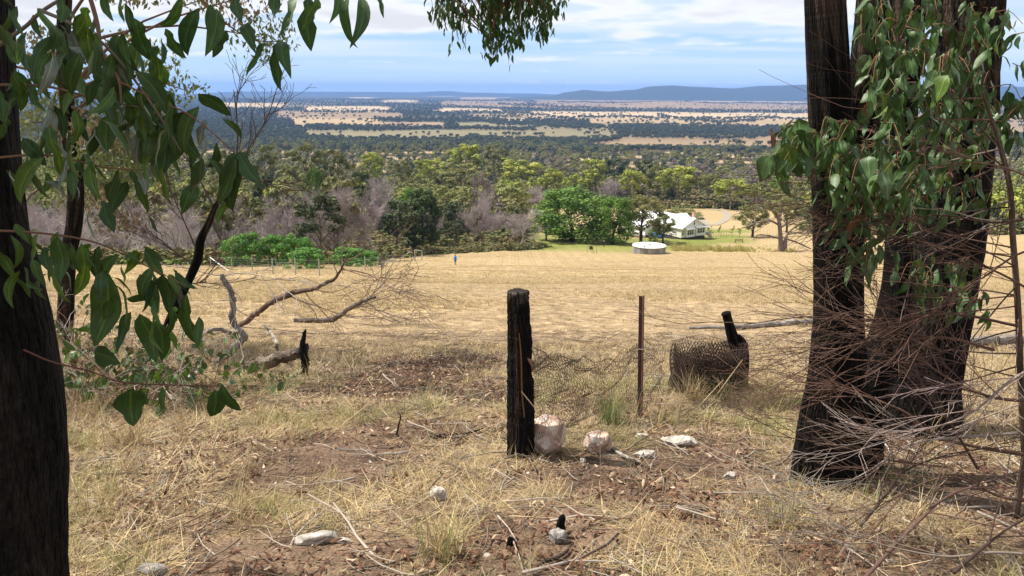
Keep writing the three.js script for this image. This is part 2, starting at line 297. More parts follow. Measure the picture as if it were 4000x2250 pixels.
const PAL = {
  bright: [[0.33, 0.36, 0.06], [0.29, 0.33, 0.06], [0.38, 0.385, 0.075], [0.22, 0.255, 0.06]],
  olive: [[0.21, 0.215, 0.07], [0.18, 0.19, 0.065], [0.24, 0.225, 0.085], [0.15, 0.16, 0.06]],
  dark: [[0.06, 0.082, 0.036], [0.07, 0.09, 0.04], [0.08, 0.10, 0.045], [0.052, 0.072, 0.038]],
  green: [[0.10, 0.19, 0.03], [0.12, 0.22, 0.032], [0.085, 0.16, 0.03], [0.145, 0.24, 0.04]],
  lime: [[0.19, 0.265, 0.04], [0.16, 0.235, 0.04]],
  bush: [[0.09, 0.22, 0.04], [0.115, 0.25, 0.045], [0.07, 0.18, 0.04], [0.145, 0.275, 0.055]],
  conifer: [[0.06, 0.09, 0.032], [0.075, 0.11, 0.034], [0.09, 0.12, 0.038], [0.05, 0.075, 0.03]],
  rust: [[0.23, 0.125, 0.09], [0.20, 0.125, 0.10], [0.19, 0.14, 0.115]],
  mauve: [[0.20, 0.16, 0.155], [0.23, 0.19, 0.185], [0.17, 0.135, 0.13]],
  brownish: [[0.19, 0.185, 0.07], [0.165, 0.17, 0.06], [0.215, 0.185, 0.085], [0.12, 0.135, 0.05]],
};
// prototypes stand 16 m tall at the origin and are scaled when they are set out
function leafyTree(kind, { spread = 5, low = 0.35, limbs = 7, count = 2200, size = 0.55, trunkTone = [0.16, 0.13, 0.11], trunkR = 0.32, top = 1, clumpR = 1.5, flat = 0.75, lean = 0.06, stems = 1, fill = 10 }) {
  const t = new Soup(), l = new Soup(), clumps = [], H = 16; t.tint = trunkTone;
  for (let s = 0; s < stems; s++) {
    const off = stems > 1 ? V(Math.cos(s * 2.4) * 0.4, 0, Math.sin(s * 2.4) * 0.4) : V();
    const head = V(gauss() * lean * H + off.x * 5, H * 0.72, gauss() * lean * H + off.z * 5);
    const pts = curve([off.clone().add(V(0, -0.8, 0)), off.clone().add(V(gauss() * 0.2, H * 0.2, gauss() * 0.2)), V(head.x * 0.6 + gauss() * 0.4, H * 0.45, head.z * 0.6 + gauss() * 0.4), head], 8);
    t.tube(pts, pts.map((_, i) => trunkR / Math.sqrt(stems) * lerp(1.15, 0.25, i / 8)), 6);
    for (let i = 0; i < limbs; i++) {
      const f = lerp(low, 0.95, Math.pow((i + rnd() * 0.7) / limbs, 0.9)), q = pts[Math.min(8, Math.round(f * 8))], a = i * 2.4 + rnd(), y = lerp(low, 1, (i + 0.5) / limbs);
      const reach = spread * Math.sqrt(Math.max(0.08, 1 - Math.pow((y - 0.55) / 0.62, 2))) * rr(0.6, 1.05), e = V(q.x * 0.6 + Math.cos(a) * reach, lerp(H * low * 1.05, H * 0.92 * top, y) + gauss() * 0.5, q.z * 0.6 + Math.sin(a) * reach);
      const mid = q.clone().lerp(e, 0.55).add(V(gauss() * 0.3, -0.5 + rnd(), gauss() * 0.3)), lp = curve([q, mid, e], 4);
      t.tube(lp, lp.map((_, k) => trunkR * 0.42 * lerp(1, 0.2, k / 4)), 4, { cap: false });
      clumps.push({ p: e, r: clumpR * rr(0.75, 1.25) });
      for (let k = 0; k < 2; k++) clumps.push({ p: mid.clone().lerp(e, rr(0.3, 1)).add(V(gauss() * 1.3, rr(0.1, 1.2), gauss() * 1.3)), r: clumpR * rr(0.5, 0.9) });
    }
    clumps.push({ p: head.clone().add(V(0, H * 0.2 * top, 0)), r: clumpR * 1.1 });
    const mid = H * (low + 0.98 * top) / 2, half = H * (0.98 * top - low) / 2;
    for (let i = 0; i < fill; i++) { const a = i * 2.4 + rnd(), v = lerp(-0.85, 0.95, (i + rnd()) / fill), k = Math.sqrt(1 - v * v) * rr(0.55, 0.92); clumps.push({ p: V(head.x * 0.5 + Math.cos(a) * spread * k, mid + v * half, head.z * 0.5 + Math.sin(a) * spread * k), r: clumpR * rr(0.7, 1.15) }); }
  }
  foliage(l, clumps, { count, size, palette: PAL[kind], flat });
  return { trunk: t.geometry(), crown: l.geometry() };
}
function deadTree({ spread = 0.9, kids = [1.6, 2.1, 2.2], color = [0.22, 0.185, 0.17], twig = [0.2, 0.165, 0.16], haze = 0, levels = 3, radius = 0.2, length = 9, bush = 1 }) {
  const t = new Soup(), c = new Soup(), tips = [];
  for (let s = 0; s < bush; s++) {
    t.tint = tone(color, 0.12);
    limb(t, V(bush > 1 ? gauss() * 0.8 : 0, -0.6, bush > 1 ? gauss() * 0.8 : 0), V(gauss() * 0.16 * bush, 1, gauss() * 0.16 * bush), length, radius, { steps: 7, wander: 0.12, levels, kids, spread: [0.35, spread], shrink: [0.38, 0.55], thin: 0.3, lift: 0.03, first: 2, minRadius: 0.026, kidRadius: 0.6 }, 0, tips);
  }
  const a = V();
  for (const tip of tips) for (let i = 0; i < haze; i++) {                      // the finest twigs
    a.copy(tip.d).multiplyScalar(0.8).add(V(gauss(), gauss() * 0.8 + 0.3, gauss())).normalize(); const L = rr(0.35, 1.1), o = tip.p.clone().add(V(gauss() * 0.35, gauss() * 0.35, gauss() * 0.35)), e = o.clone().addScaledVector(a, L), w = V(gauss(), gauss(), gauss()).normalize().multiplyScalar(0.018);
    c.tint = tone(twig, 0.2); c.quad(o.clone().sub(w), o.clone().add(w), e.clone().add(w.clone().multiplyScalar(0.4)), e.clone().sub(w.clone().multiplyScalar(0.4)));
  }
  return { trunk: t.geometry(), crown: haze ? c.geometry() : null };
}
// tree as a thing: Group at its foot > trunk, crown
function treeThing(name, proto, crownName = 'crown') {
  const g = new THREE.Group(); g.name = name; mesh('trunk', proto.trunk, woodMaterial, g); if (proto.crown) mesh(crownName, proto.crown, leafMaterial, g); return g;
}
function setTree(model, label, category, group, px, top, D, wpx, natural, tilt = 0) {
  const p0 = at(px, top, D), g = onGround(p0.x, p0.z), h = Math.max(2, p0.y - g.y), o = model.clone();
  o.name = numbered(model.name); o.userData = {}; tag(o, label, category, group); scene.add(o);
  o.position.copy(g); const w = span(wpx, D) / natural[0]; o.scale.set(w, h / natural[1], w); o.rotation.set(tilt, rnd() * Math.PI * 2, 0); return o;
}
// ---------------------------------------------------------------- prototypes
seed(11);
const size2 = (p) => { const box = new THREE.Box3(); for (const g of [p.trunk, p.crown]) if (g) { g.computeBoundingBox(); box.union(g.boundingBox); } return [(box.max.x - box.min.x + box.max.z - box.min.z) / 2 * 0.92, box.max.y]; };
const MODEL = {};
function model(key, name, make, n) { MODEL[key] = []; for (let i = 0; i < n; i++) { const p = make(i); MODEL[key].push({ thing: treeThing(name, p), size: size2(p), proto: p }); } }
model('bright', 'gum_tree', () => leafyTree('bright', { spread: 5.2, low: 0.42, limbs: 9, fill: 16, count: 3600, size: 0.6, clumpR: 1.45, trunkTone: [0.24, 0.19, 0.15] }), 3);
model('olive', 'gum_tree', () => leafyTree('olive', { spread: 5, low: 0.38, limbs: 10, fill: 14, count: 3200, size: 0.55, clumpR: 1.25, trunkTone: [0.2, 0.16, 0.13], lean: 0.1 }), 3);
model('brownish', 'gum_tree', () => leafyTree('brownish', { spread: 5.2, low: 0.36, limbs: 10, count: 2300, size: 0.5, clumpR: 1.1, trunkTone: [0.22, 0.18, 0.15], lean: 0.12 }), 2);
model('dark', 'gum_tree', () => leafyTree('dark', { spread: 5, low: 0.3, limbs: 9, count: 2200, size: 0.65, clumpR: 1.6, trunkTone: [0.12, 0.1, 0.085] }), 2);
model('tall', 'gum_tree', () => leafyTree('bright', { spread: 3.2, low: 0.3, limbs: 11, count: 3000, size: 0.55, clumpR: 1.2, lean: 0.03 }), 1);
model('green', 'shade_tree', () => leafyTree('green', { spread: 6.8, low: 0.03, limbs: 14, count: 9500, size: 0.55, clumpR: 2.0, trunkTone: [0.07, 0.055, 0.045], trunkR: 0.45, fill: 44, flat: 0.9 }), 2);
model('lime', 'shade_tree', () => leafyTree('lime', { spread: 5.6, low: 0.14, limbs: 10, count: 5000, size: 0.5, clumpR: 1.7, trunkTone: [0.07, 0.055, 0.045], fill: 22 }), 1);
model('open', 'garden_tree', () => leafyTree('olive', { spread: 7, low: 0.26, limbs: 13, count: 8000, size: 0.5, clumpR: 1.7, fill: 26, trunkTone: [0.07, 0.055, 0.045], trunkR: 0.55, lean: 0.08 }), 2);
model('conifer', 'evergreen_tree', () => { const t = new Soup(), l = new Soup(); t.tint = [0.09, 0.07, 0.055]; t.tube([V(0, -0.6, 0), V(0.1, 7, 0), V(0, 14.5, 0.1)], [0.4, 0.28, 0.06], 7); const cl = []; for (let i = 0; i < 110; i++) { const y = 0.9 + 14 * Math.pow(rnd(), 0.9), r = 4.1 * Math.pow(Math.sin(Math.PI * clamp((y + 3.2) / 19.6, 0.02, 0.98)), 0.8), a = rnd() * 6.3; cl.push({ p: V(Math.cos(a) * r * rr(0.6, 1), y, Math.sin(a) * r * rr(0.55, 1)), r: rr(0.9, 1.4) }); } foliage(l, cl, { count: 11000, size: 0.5, palette: PAL.conifer, flat: 1 }); return { trunk: t.geometry(), crown: l.geometry() }; }, 1);
model('bush', 'wattle_bush', () => { const t = new Soup(), l = new Soup(), tips = [], cl = []; t.tint = [0.1, 0.085, 0.06]; for (let i = 0; i < 5; i++) limb(t, V(gauss() * 1.2, -0.5, gauss() * 1.2), V(gauss() * 0.4, 1, gauss() * 0.4), 9, 0.16, { steps: 4, wander: 0.15, levels: 1, kids: [1.3], spread: [0.4, 0.9], shrink: [0.4, 0.6], minRadius: 0.02 }, 0, tips); for (let i = 0; i < 60; i++) { const a = rnd() * 6.3, y = 15 * Math.pow(rnd(), 0.8), r = 11 * Math.sqrt(rnd()) * Math.sqrt(Math.max(0.1, 1 - Math.pow(y / 17, 2))); cl.push({ p: V(Math.cos(a) * r, y + 0.5, Math.sin(a) * r), r: rr(1.4, 2.6) }); } foliage(l, cl, { count: 7000, size: 0.85, palette: PAL.bush, flat: 0.9, droop: -0.1 }); return { trunk: t.geometry(), crown: l.geometry() }; }, 3);
model('mauve', 'dead_tree', () => deadTree({ haze: 6, kids: [1.8, 2, 1.6], length: 10, twig: [0.34, 0.285, 0.295], color: [0.34, 0.29, 0.27] }), 3);
model('twiggy', 'dead_tree', () => deadTree({ haze: 2, kids: [1.5, 1.8, 1.3], length: 10, spread: 1.1, color: [0.38, 0.33, 0.30], twig: [0.36, 0.31, 0.29] }), 2);
model('pale', 'dead_tree', () => deadTree({ haze: 6, kids: [2, 2, 1.4], length: 8, bush: 2, spread: 1.0, color: [0.42, 0.37, 0.33], twig: [0.42, 0.36, 0.34] }), 1);
model('rust', 'dead_tree', () => { const a = leafyTree('rust', { spread: 5, low: 0.35, limbs: 9, count: 1800, size: 0.5, clumpR: 1.4, trunkTone: [0.15, 0.12, 0.1] }); return a; }, 1);
model('mauveleaf', 'dead_tree', () => leafyTree('mauve', { spread: 5.2, low: 0.35, limbs: 10, count: 1900, size: 0.45, clumpR: 1.4, trunkTone: [0.15, 0.12, 0.1] }), 2);
model('olive_lite', 'gum_tree', () => leafyTree('olive', { spread: 5.2, low: 0.36, limbs: 7, fill: 10, count: 1300, size: 0.85, clumpR: 1.5, trunkTone: [0.2, 0.16, 0.13], lean: 0.1 }), 2);
model('bright_lite', 'gum_tree', () => leafyTree('bright', { spread: 5.2, low: 0.4, limbs: 7, fill: 10, count: 1300, size: 0.85, clumpR: 1.55, trunkTone: [0.24, 0.19, 0.15] }), 2);
model('brownish_lite', 'gum_tree', () => leafyTree('brownish', { spread: 5.2, low: 0.34, limbs: 7, fill: 9, count: 1200, size: 0.8, clumpR: 1.4, trunkTone: [0.22, 0.18, 0.15], lean: 0.12 }), 2);
model('dark_lite', 'gum_tree', () => leafyTree('dark', { spread: 5, low: 0.3, limbs: 7, fill: 8, count: 1200, size: 0.85, clumpR: 1.6, trunkTone: [0.12, 0.1, 0.085] }), 2);
model('mauve_lite', 'dead_tree', () => deadTree({ haze: 8, kids: [1.5, 1.6, 1.1], length: 10, twig: [0.33, 0.275, 0.285], color: [0.32, 0.27, 0.25] }), 3);
model('twiggy_lite', 'dead_tree', () => deadTree({ haze: 2, kids: [1.4, 1.5, 1.0], length: 10, spread: 1.2, color: [0.44, 0.385, 0.36], twig: [0.40, 0.35, 0.33] }), 3);
const put = (key, v, label, category, group, px, top, D, w) => { const m = MODEL[key][v % MODEL[key].length]; return setTree(m.thing, label, category, group, px, top, D, w, m.size); };

// ---------------------------------------------------------------- trees one can point at: model, variant, label, sighting x and top, distance, width
seed(23);
const G = 'gum trees in the wood below the paddock', DG = 'dead grey trees beyond the paddock fence';
[
  ['bright', 0, 'round yellow-green gum crown standing highest at the top of the middle wood', 1167, 361, 540, 84],
  ['olive', 0, 'fan-shaped olive gum beside the highest yellow-green crown', 1247, 359, 560, 64],
  ['bright', 1, 'broad bright yellow-green gum above the pale bare thicket', 1313, 397, 520, 112],
  ['bright', 2, 'bright gum crown to the left of the broad olive gum', 1085, 398, 520, 84],
  ['bright', 0, 'narrow pointed bright gum left of the middle of the wood', 936, 382, 480, 58],
  ['olive', 1, 'small olive gum between two bright crowns', 1005, 402, 500, 52],
  ['bright', 1, 'low bright gum right of the broad yellow-green gum', 1392, 420, 480, 56],
  ['olive', 2, 'wide olive gum crown behind the tall burnt pair of trunks', 1172, 408, 360, 118],
  ['brownish', 0, 'tall brown-green gum at the left end of the wood', 753, 350, 300, 96],
  ['brownish', 1, 'thin-leaved brownish gum next to the tall brown-green one', 846, 371, 300, 88],
  ['brownish', 0, 'brownish gum half hidden behind the hanging leaves', 640, 352, 300, 90],
  ['brownish', 1, 'leaning brownish gum seen through the bare sapling twigs', 560, 372, 260, 90],
  ['dark', 0, 'deep green leafy tree above the dead grey trees', 908, 428, 230, 66],
  ['green', 0, 'fresh green tree under the tall brown-green gum', 784, 412, 240, 66],
  ['green', 1, 'fresh green tree left of the dark evergreen', 1027, 468, 215, 62],
  ['dark', 1, 'dark green tree behind the wattle bushes', 668, 432, 150, 84],
  ['dark', 0, 'low dark green tree between the dark evergreen and the burnt pair', 1138, 556, 192, 62],
  ['tall', 0, 'tall conical yellow-green gum left of the farm track', 1501, 398, 470, 62],
  ['bright', 2, 'rounded gum standing alone behind the shade trees', 1590, 425, 420, 66],
  ['olive', 0, 'olive gum at the left of the clump behind the house', 1652, 412, 440, 66],
  ['bright', 0, 'big bright gum with bare stems behind the house', 1707, 416, 425, 92],
  ['olive', 1, 'olive gum just right of the big gum behind the house', 1782, 436, 415, 70],
  ['bright', 1, 'flat-topped bright gum above the farm track', 1843, 446, 400, 96],
  ['olive', 2, 'pale-topped olive gum right of the farm track', 1910, 456, 390, 66],
  ['lime', 0, 'small fresh green tree poking out above the olive gums', 1953, 445, 420, 36],
  ['olive', 0, 'gum with yellowing crown beside the burnt trunks', 1968, 468, 330, 64],
  ['olive', 1, 'loose olive gum partly behind the burnt trunks', 2022, 448, 380, 70],
  ['dark', 1, 'dark gum behind the conical yellow-green one', 1556, 395, 560, 62],
  ['dark', 0, 'dark gum between the conical gum and the clump behind the house', 1622, 398, 560, 66],
  ['mauveleaf', 0, 'grey-brown dead crown beyond the broad yellow-green gum', 1409, 390, 540, 60],
  ['mauveleaf', 1, 'brown-grey dead crown behind the big gum by the house', 1768, 407, 500, 74],
  ['mauveleaf', 0, 'purple-grey dead crown above the right end of the wood', 1907, 416, 500, 92],
  ['rust', 0, 'rust-red scorched tree beside the burnt trunks', 2006, 421, 500, 94],
  ['mauve', 1, 'small grey dead tree left of the rounded gum', 1537, 446, 430, 54],
  ['mauve', 0, 'dead mauve-grey tree behind the green wattle bushes', 747, 460, 125, 82],
  ['mauve', 1, 'tall dead mauve-grey tree with a spreading top', 830, 448, 140, 96],
  ['mauve', 2, 'dead grey tree just left of the dark evergreen', 940, 460, 145, 88],
  ['mauve', 1, 'pale dead crown peeping over the grey trees', 958, 430, 220, 60],
  ['twiggy', 0, 'thin dead tree between the brownish gums', 868, 410, 250, 60],
  ['mauve', 0, 'burnt grey-brown tree with twin bare trunks', 1186, 462, 185, 78],
  ['mauveleaf', 1, 'burnt tree with dark brown shrivelled crown', 1216, 432, 200, 70],
  ['twiggy', 1, 'collapsed brown dead tree at the edge of the garden', 1310, 520, 190, 86],
  ['pale', 0, 'pale bare thicket behind the shade trees', 1348, 462, 330, 92],
  ['lime', 0, 'yellow-green shade tree at the left of the garden row', 1376, 502, 215, 84],
  ['green', 0, 'large round dark green shade tree in the garden', 1444, 466, 212, 196],
  ['green', 1, 'dark green shade tree at the right of the large round one', 1546, 490, 206, 112],
  ['open', 0, 'spreading dark-limbed tree in front of the parked cars', 1618, 486, 212, 116],
  ['open', 1, 'small dark tree against the white house wall', 1672, 540, 207, 62],
  ['lime', 0, 'low yellowish shrub tree in front of the blue car', 1646, 576, 205, 30],
  ['open', 0, 'leafy tree behind the roof of the white house', 1716, 520, 252, 100],
  ['open', 1, 'leafy green tree left of the gnarled half-dead tree', 1900, 512, 232, 84],
  ['open', 0, 'leafy olive tree right behind the gnarled half-dead tree', 1988, 492, 250, 70],
  ['conifer', 0, 'dense dark evergreen with rounded top at the paddock edge', 1060, 468, 184, 98],
].forEach(([k, v, label, px, top, D, w]) => put(k, v, label, /mauve|twig|pale|rust/.test(k) ? 'dead tree' : 'tree', null, px, top, D, w * (/^(mauve|twiggy)$/.test(k) ? 1.55 : 1.06)));
// green wattles behind the fence
[['leftmost and tallest round wattle bush behind the wire fence', 610, 584, 82, 128], ['bright green wattle bush in the middle behind the wire fence', 700, 586, 84, 118], ['low feathery wattle bush spilling through the fence wires', 768, 624, 72, 112], ['green wattle bush nearest the fence gate', 880, 620, 84, 124], ['small wattle bush at the bend of the fence', 930, 628, 92, 66], ['dark leafy wattle bush behind the middle of the wattles', 752, 596, 90, 90]]
  .forEach(([label, px, top, D, w], i) => put('bush', i, label, 'bush', 'green wattle bushes behind the fence', px, top, D, w));

// ---------------------------------------------------------------- the wood itself
seed(41);
const WOOD = [];
{
  const cell = (D) => clamp(D * 0.022, 5.5, 20);
  for (let D = 96; D < 1760; D += cell(D) * 0.8) for (let b = -0.80; b < 0.80; b += cell(D) / D) {
    const x = (b + rr(-0.5, 0.5) * cell(D) / D) * D, z = -(D + rr(-0.5, 0.5) * cell(D)), w = woodAt(x, z); if (w < 0.5 || fieldAt(x, z)) continue;
    const clear = sstep(fbm(x * 0.025 + 70, z * 0.02, 3), 0.50, 0.62); if (rnd() < clear * 0.85) continue;
    if (rnd() < 0.12) continue;
    WOOD.push({ x, z, D: -z, b: x / -z, n: fbm(x * 0.012 + 9, z * 0.012, 3), r: rnd() });
  }
  const kindOf = (t) => {
    if (t.b < -0.30 && t.D < 190) return t.r < 0.5 ? 'twiggy' : t.r < 0.86 ? 'mauve' : 'brownish';
    if (t.D < 230) return t.r < 0.5 ? 'mauve' : t.r < 0.62 ? 'twiggy' : t.r < 0.82 ? 'dark' : 'brownish';
    if (t.D < 620) return t.r < 0.13 ? 'mauveleaf' : t.r < 0.28 ? 'dark' : t.n > 0.5 ? (t.r < 0.62 ? 'bright' : 'olive') : (t.r < 0.55 ? 'brownish' : 'olive');
    return t.r < 0.07 ? 'mauveleaf' : t.r < 0.42 ? 'olive' : 'dark';
  };
  const tall = { twiggy: [6, 9], mauve: [8.5, 12.5], brownish: [11, 17], dark: [9, 15], bright: [14, 21], olive: [12, 20], mauveleaf: [10, 15] };
  const words = { twiggy: 'bare twiggy dead tree in the tangle left of the paddock', mauve: 'mauve-grey dead tree among the others beyond the fence', brownish: 'brown-green gum among its like in the wood', dark: 'dark green gum among its like in the wood', bright: 'yellow-green gum among its like in the wood', olive: 'olive gum among its like in the wood', mauveleaf: 'grey-brown scorched crown among the gums of the wood' };
  const named = scene.children.filter((o) => /tree$|tree_\d+$/.test(o.name)).map((o) => o.position);
  WOOD.sort((p, q) => p.D - q.D);
  let singles = 0; const far = {};
  for (const t of WOOD) {
    if (named.some((q) => Math.hypot(q.x - t.x, q.z - t.z) < 5.5 || (t.z > q.z && Math.abs(t.x / t.z - q.x / q.z) < 0.016 && q.z > -620 && q.z < -120 && t.z < q.z + 75))) continue;
    const k = kindOf(t), h = rr(...tall[k]) * (t.D > 620 ? 0.9 : t.D > 190 ? 0.78 : 1), ms = MODEL[k + '_lite'] ?? MODEL[k], m = ms[Math.floor(rnd() * ms.length)], visible = Math.abs(t.b) < 0.72;
    const w = h / m.size[1] * rr(0.95, 1.3);
    if (visible && singles < 285) {
      singles++; const o = m.thing.clone(); o.name = numbered(m.thing.name); o.userData = {}; tag(o, words[k], /mauve|twig/.test(k) ? 'dead tree' : 'tree', { twiggy: 'bare dead trees left of the paddock', mauve: 'mauve dead trees beyond the fence', brownish: 'brown-green gums of the wood', dark: 'dark gums of the wood', bright: 'yellow-green gums of the wood', olive: 'olive gums of the wood', mauveleaf: 'scorched crowns of the wood' }[k]); scene.add(o);
      o.position.copy(onGround(t.x, t.z)); o.scale.set(w, h / m.size[1], w); o.rotation.y = rnd() * 6.3;
    } else { const key = k; (far[key] ??= []).push({ t, h, w }); }
  }
  // beyond those, the wood reads as one mass
  const farProto = {};
  const simple = (kind, trunk) => { const s = new Soup(); s.tint = trunk; s.tube([V(0, -1, 0), V(0.1, 6, 0), V(0, 11, 0)], [0.3, 0.24, 0.1], 4); const cl = []; for (let i = 0; i < 9; i++) { const a = i * 2.4, r = i ? rr(1.6, 4) : 0; cl.push({ p: V(Math.cos(a) * r, rr(6.5, 13), Math.sin(a) * r), r: rr(1.7, 2.5) }); } cl.push({ p: V(0, 14, 0), r: 1.8 }); foliage(s, cl, { count: 520, size: 1.15, palette: PAL[kind], flat: 0.8 }); return s.geometry(); };
  for (const [k, list] of Object.entries(far)) {
    const pal = k === 'mauveleaf' || k === 'twiggy' || k === 'mauve' ? 'mauve' : k;
    const g = farProto[k] ??= simple(pal, [0.1, 0.085, 0.07]), im = new THREE.InstancedMesh(g, leafMaterial, list.length), M = new THREE.Matrix4(), Q = new THREE.Quaternion(), Y = V(0, 1, 0);
    list.forEach(({ t, h, w }, i) => { const s = h / 15.5, sw = s * rr(0.95, 1.35); M.compose(onGround(t.x, t.z), Q.setFromAxisAngle(Y, rnd() * 6.3), V(sw, s, sw)); im.setMatrixAt(i, M); });
    im.name = numbered('woodland'); im.castShadow = im.receiveShadow = true; tag(im, 'mass of ' + ({ olive: 'olive', dark: 'dark green', bright: 'yellow-green', brownish: 'brown-green', mauveleaf: 'scorched grey' }[k] ?? 'dead grey') + ' trees in the wooded middle distance', 'woodland', null, 'stuff'); scene.add(im);
  }
}
// ---------------------------------------------------------------- trees of the far plain
seed(57);
{
  const s = new Soup(); s.tint = [0.1, 0.085, 0.07]; s.tube([V(0, -1, 0), V(0.1, 4, 0), V(0, 8, 0)], [0.35, 0.3, 0.15], 4);
  const g1 = new Soup(), cl = []; for (let i = 0; i < 8; i++) { const a = i * 2.4, r = i ? rr(2, 4.5) : 0; cl.push({ p: V(Math.cos(a) * r * 0.75, rr(2.6, 9.5), Math.sin(a) * r * 0.75), r: rr(2.0, 2.9) }); }
  PAL.plain = [[0.09, 0.105, 0.06], [0.10, 0.115, 0.064], [0.075, 0.092, 0.056]];
  foliage(g1, cl, { count: 240, size: 1.7, palette: PAL.plain, flat: 0.8 });
  const proto = { trunk: s.geometry(), crown: g1.geometry() }, thing = treeThing('plain_tree', proto), merged = mergeGeometries([proto.trunk, proto.crown]);
  const list = [];
  for (let D = 1480; D < 11500; D *= 1.008) { const step = clamp(D * 0.006, 11, 45); for (let x = -0.74 * D; x < 0.74 * D; x += step) {
    const px = x + rr(-0.5, 0.5) * step, pz = -D * (1 + rr(-0.004, 0.004)), f = fieldAt(px, pz), n = fbm(px * 0.0022 + 4, pz * 0.0022, 3), hedge = fbm(px * 0.006 + 31, pz * 0.02, 2);
    const belt = beltAt(px, pz);
    const grove = sstep(fbm(px * 0.004 + 77, pz * 0.011 + 3, 3), 0.56, 0.66), q = belt ? 0.97 : f ? (0.006 + grove * 0.3) : lerp(0.62, 0.97, n); if (rnd() < q) list.push({ x: px, z: pz, f: !!f, s: rr(0.7, 1.35) });
  } }
  const singles = list.filter((t) => t.f && Math.abs(t.x / t.z) < 0.5 && -t.z < 5000).sort((a, b) => b.z - a.z).slice(0, 240), set = new Set(singles);
  for (const t of singles) { const o = thing.clone(); o.name = numbered('plain_tree'); tag(o, 'small dark tree standing in a pale field of the far plain', 'tree', 'trees dotted over the far fields'); scene.add(o); o.position.copy(onGround(t.x, t.z)); o.scale.setScalar(t.s); o.rotation.y = rnd() * 6.3; }
  const rest = list.filter((t) => !set.has(t)), im = new THREE.InstancedMesh(merged, leafMaterial, rest.length), M = new THREE.Matrix4(), Q = new THREE.Quaternion();
  rest.forEach((t, i) => { M.compose(onGround(t.x, t.z), Q.setFromAxisAngle(V(0, 1, 0), rnd() * 6.3), V(t.s * 1.1, t.s, t.s * 1.1)); im.setMatrixAt(i, M); });
  im.name = numbered('woodland'); tag(im, 'dark belts of trees and woods across the far plain', 'woodland', null, 'stuff'); im.castShadow = im.receiveShadow = true; scene.add(im);
  console.log('plain trees', list.length, 'wood', WOOD.length);
}
// ---------------------------------------------------------------- farm: house, tank, cars, fence, garden things
const paint = (r, g, b, rough = 0.7, extra = {}) => new THREE.MeshStandardMaterial({ color: new THREE.Color(r, g, b), roughness: rough, ...extra });
const M = { wall: paint(0.74, 0.73, 0.69), trim: paint(0.80, 0.80, 0.77), roof: paint(0.86, 0.87, 0.88, 0.45, { metalness: 0.1 }), glass: paint(0.03, 0.035, 0.04, 0.12), dark: paint(0.05, 0.048, 0.045, 0.9), brick: paint(0.46, 0.31, 0.25, 0.9), concrete: null, white: paint(0.82, 0.82, 0.82, 0.3), blue: paint(0.02, 0.12, 0.55, 0.3), red: paint(0.3, 0.04, 0.03, 0.35), tyre: paint(0.02, 0.02, 0.02, 0.9), rim: paint(0.5, 0.5, 0.5, 0.4, { metalness: 0.6 }), wood: paint(0.25, 0.12, 0.07, 0.85), galv: paint(0.36, 0.37, 0.35, 0.6, { metalness: 0.3 }), timber: paint(0.28, 0.24, 0.2, 0.95), skin: paint(0.45, 0.28, 0.2, 0.6) };
const slab = (w, h, d, x = 0, y = 0, z = 0, ry = 0) => { const g = new THREE.BoxGeometry(w, h, d); if (ry) g.rotateY(ry); g.translate(x, y, z); return g; };
const joined = (list) => mergeGeometries(list.map((g) => (g.index ? g.toNonIndexed() : g)));
function prism(points, depth) { const s = new THREE.Shape(points.map(([x, y]) => new THREE.Vector2(x, y))); const g = new THREE.ExtrudeGeometry(s, { depth, bevelEnabled: false }); return g; }
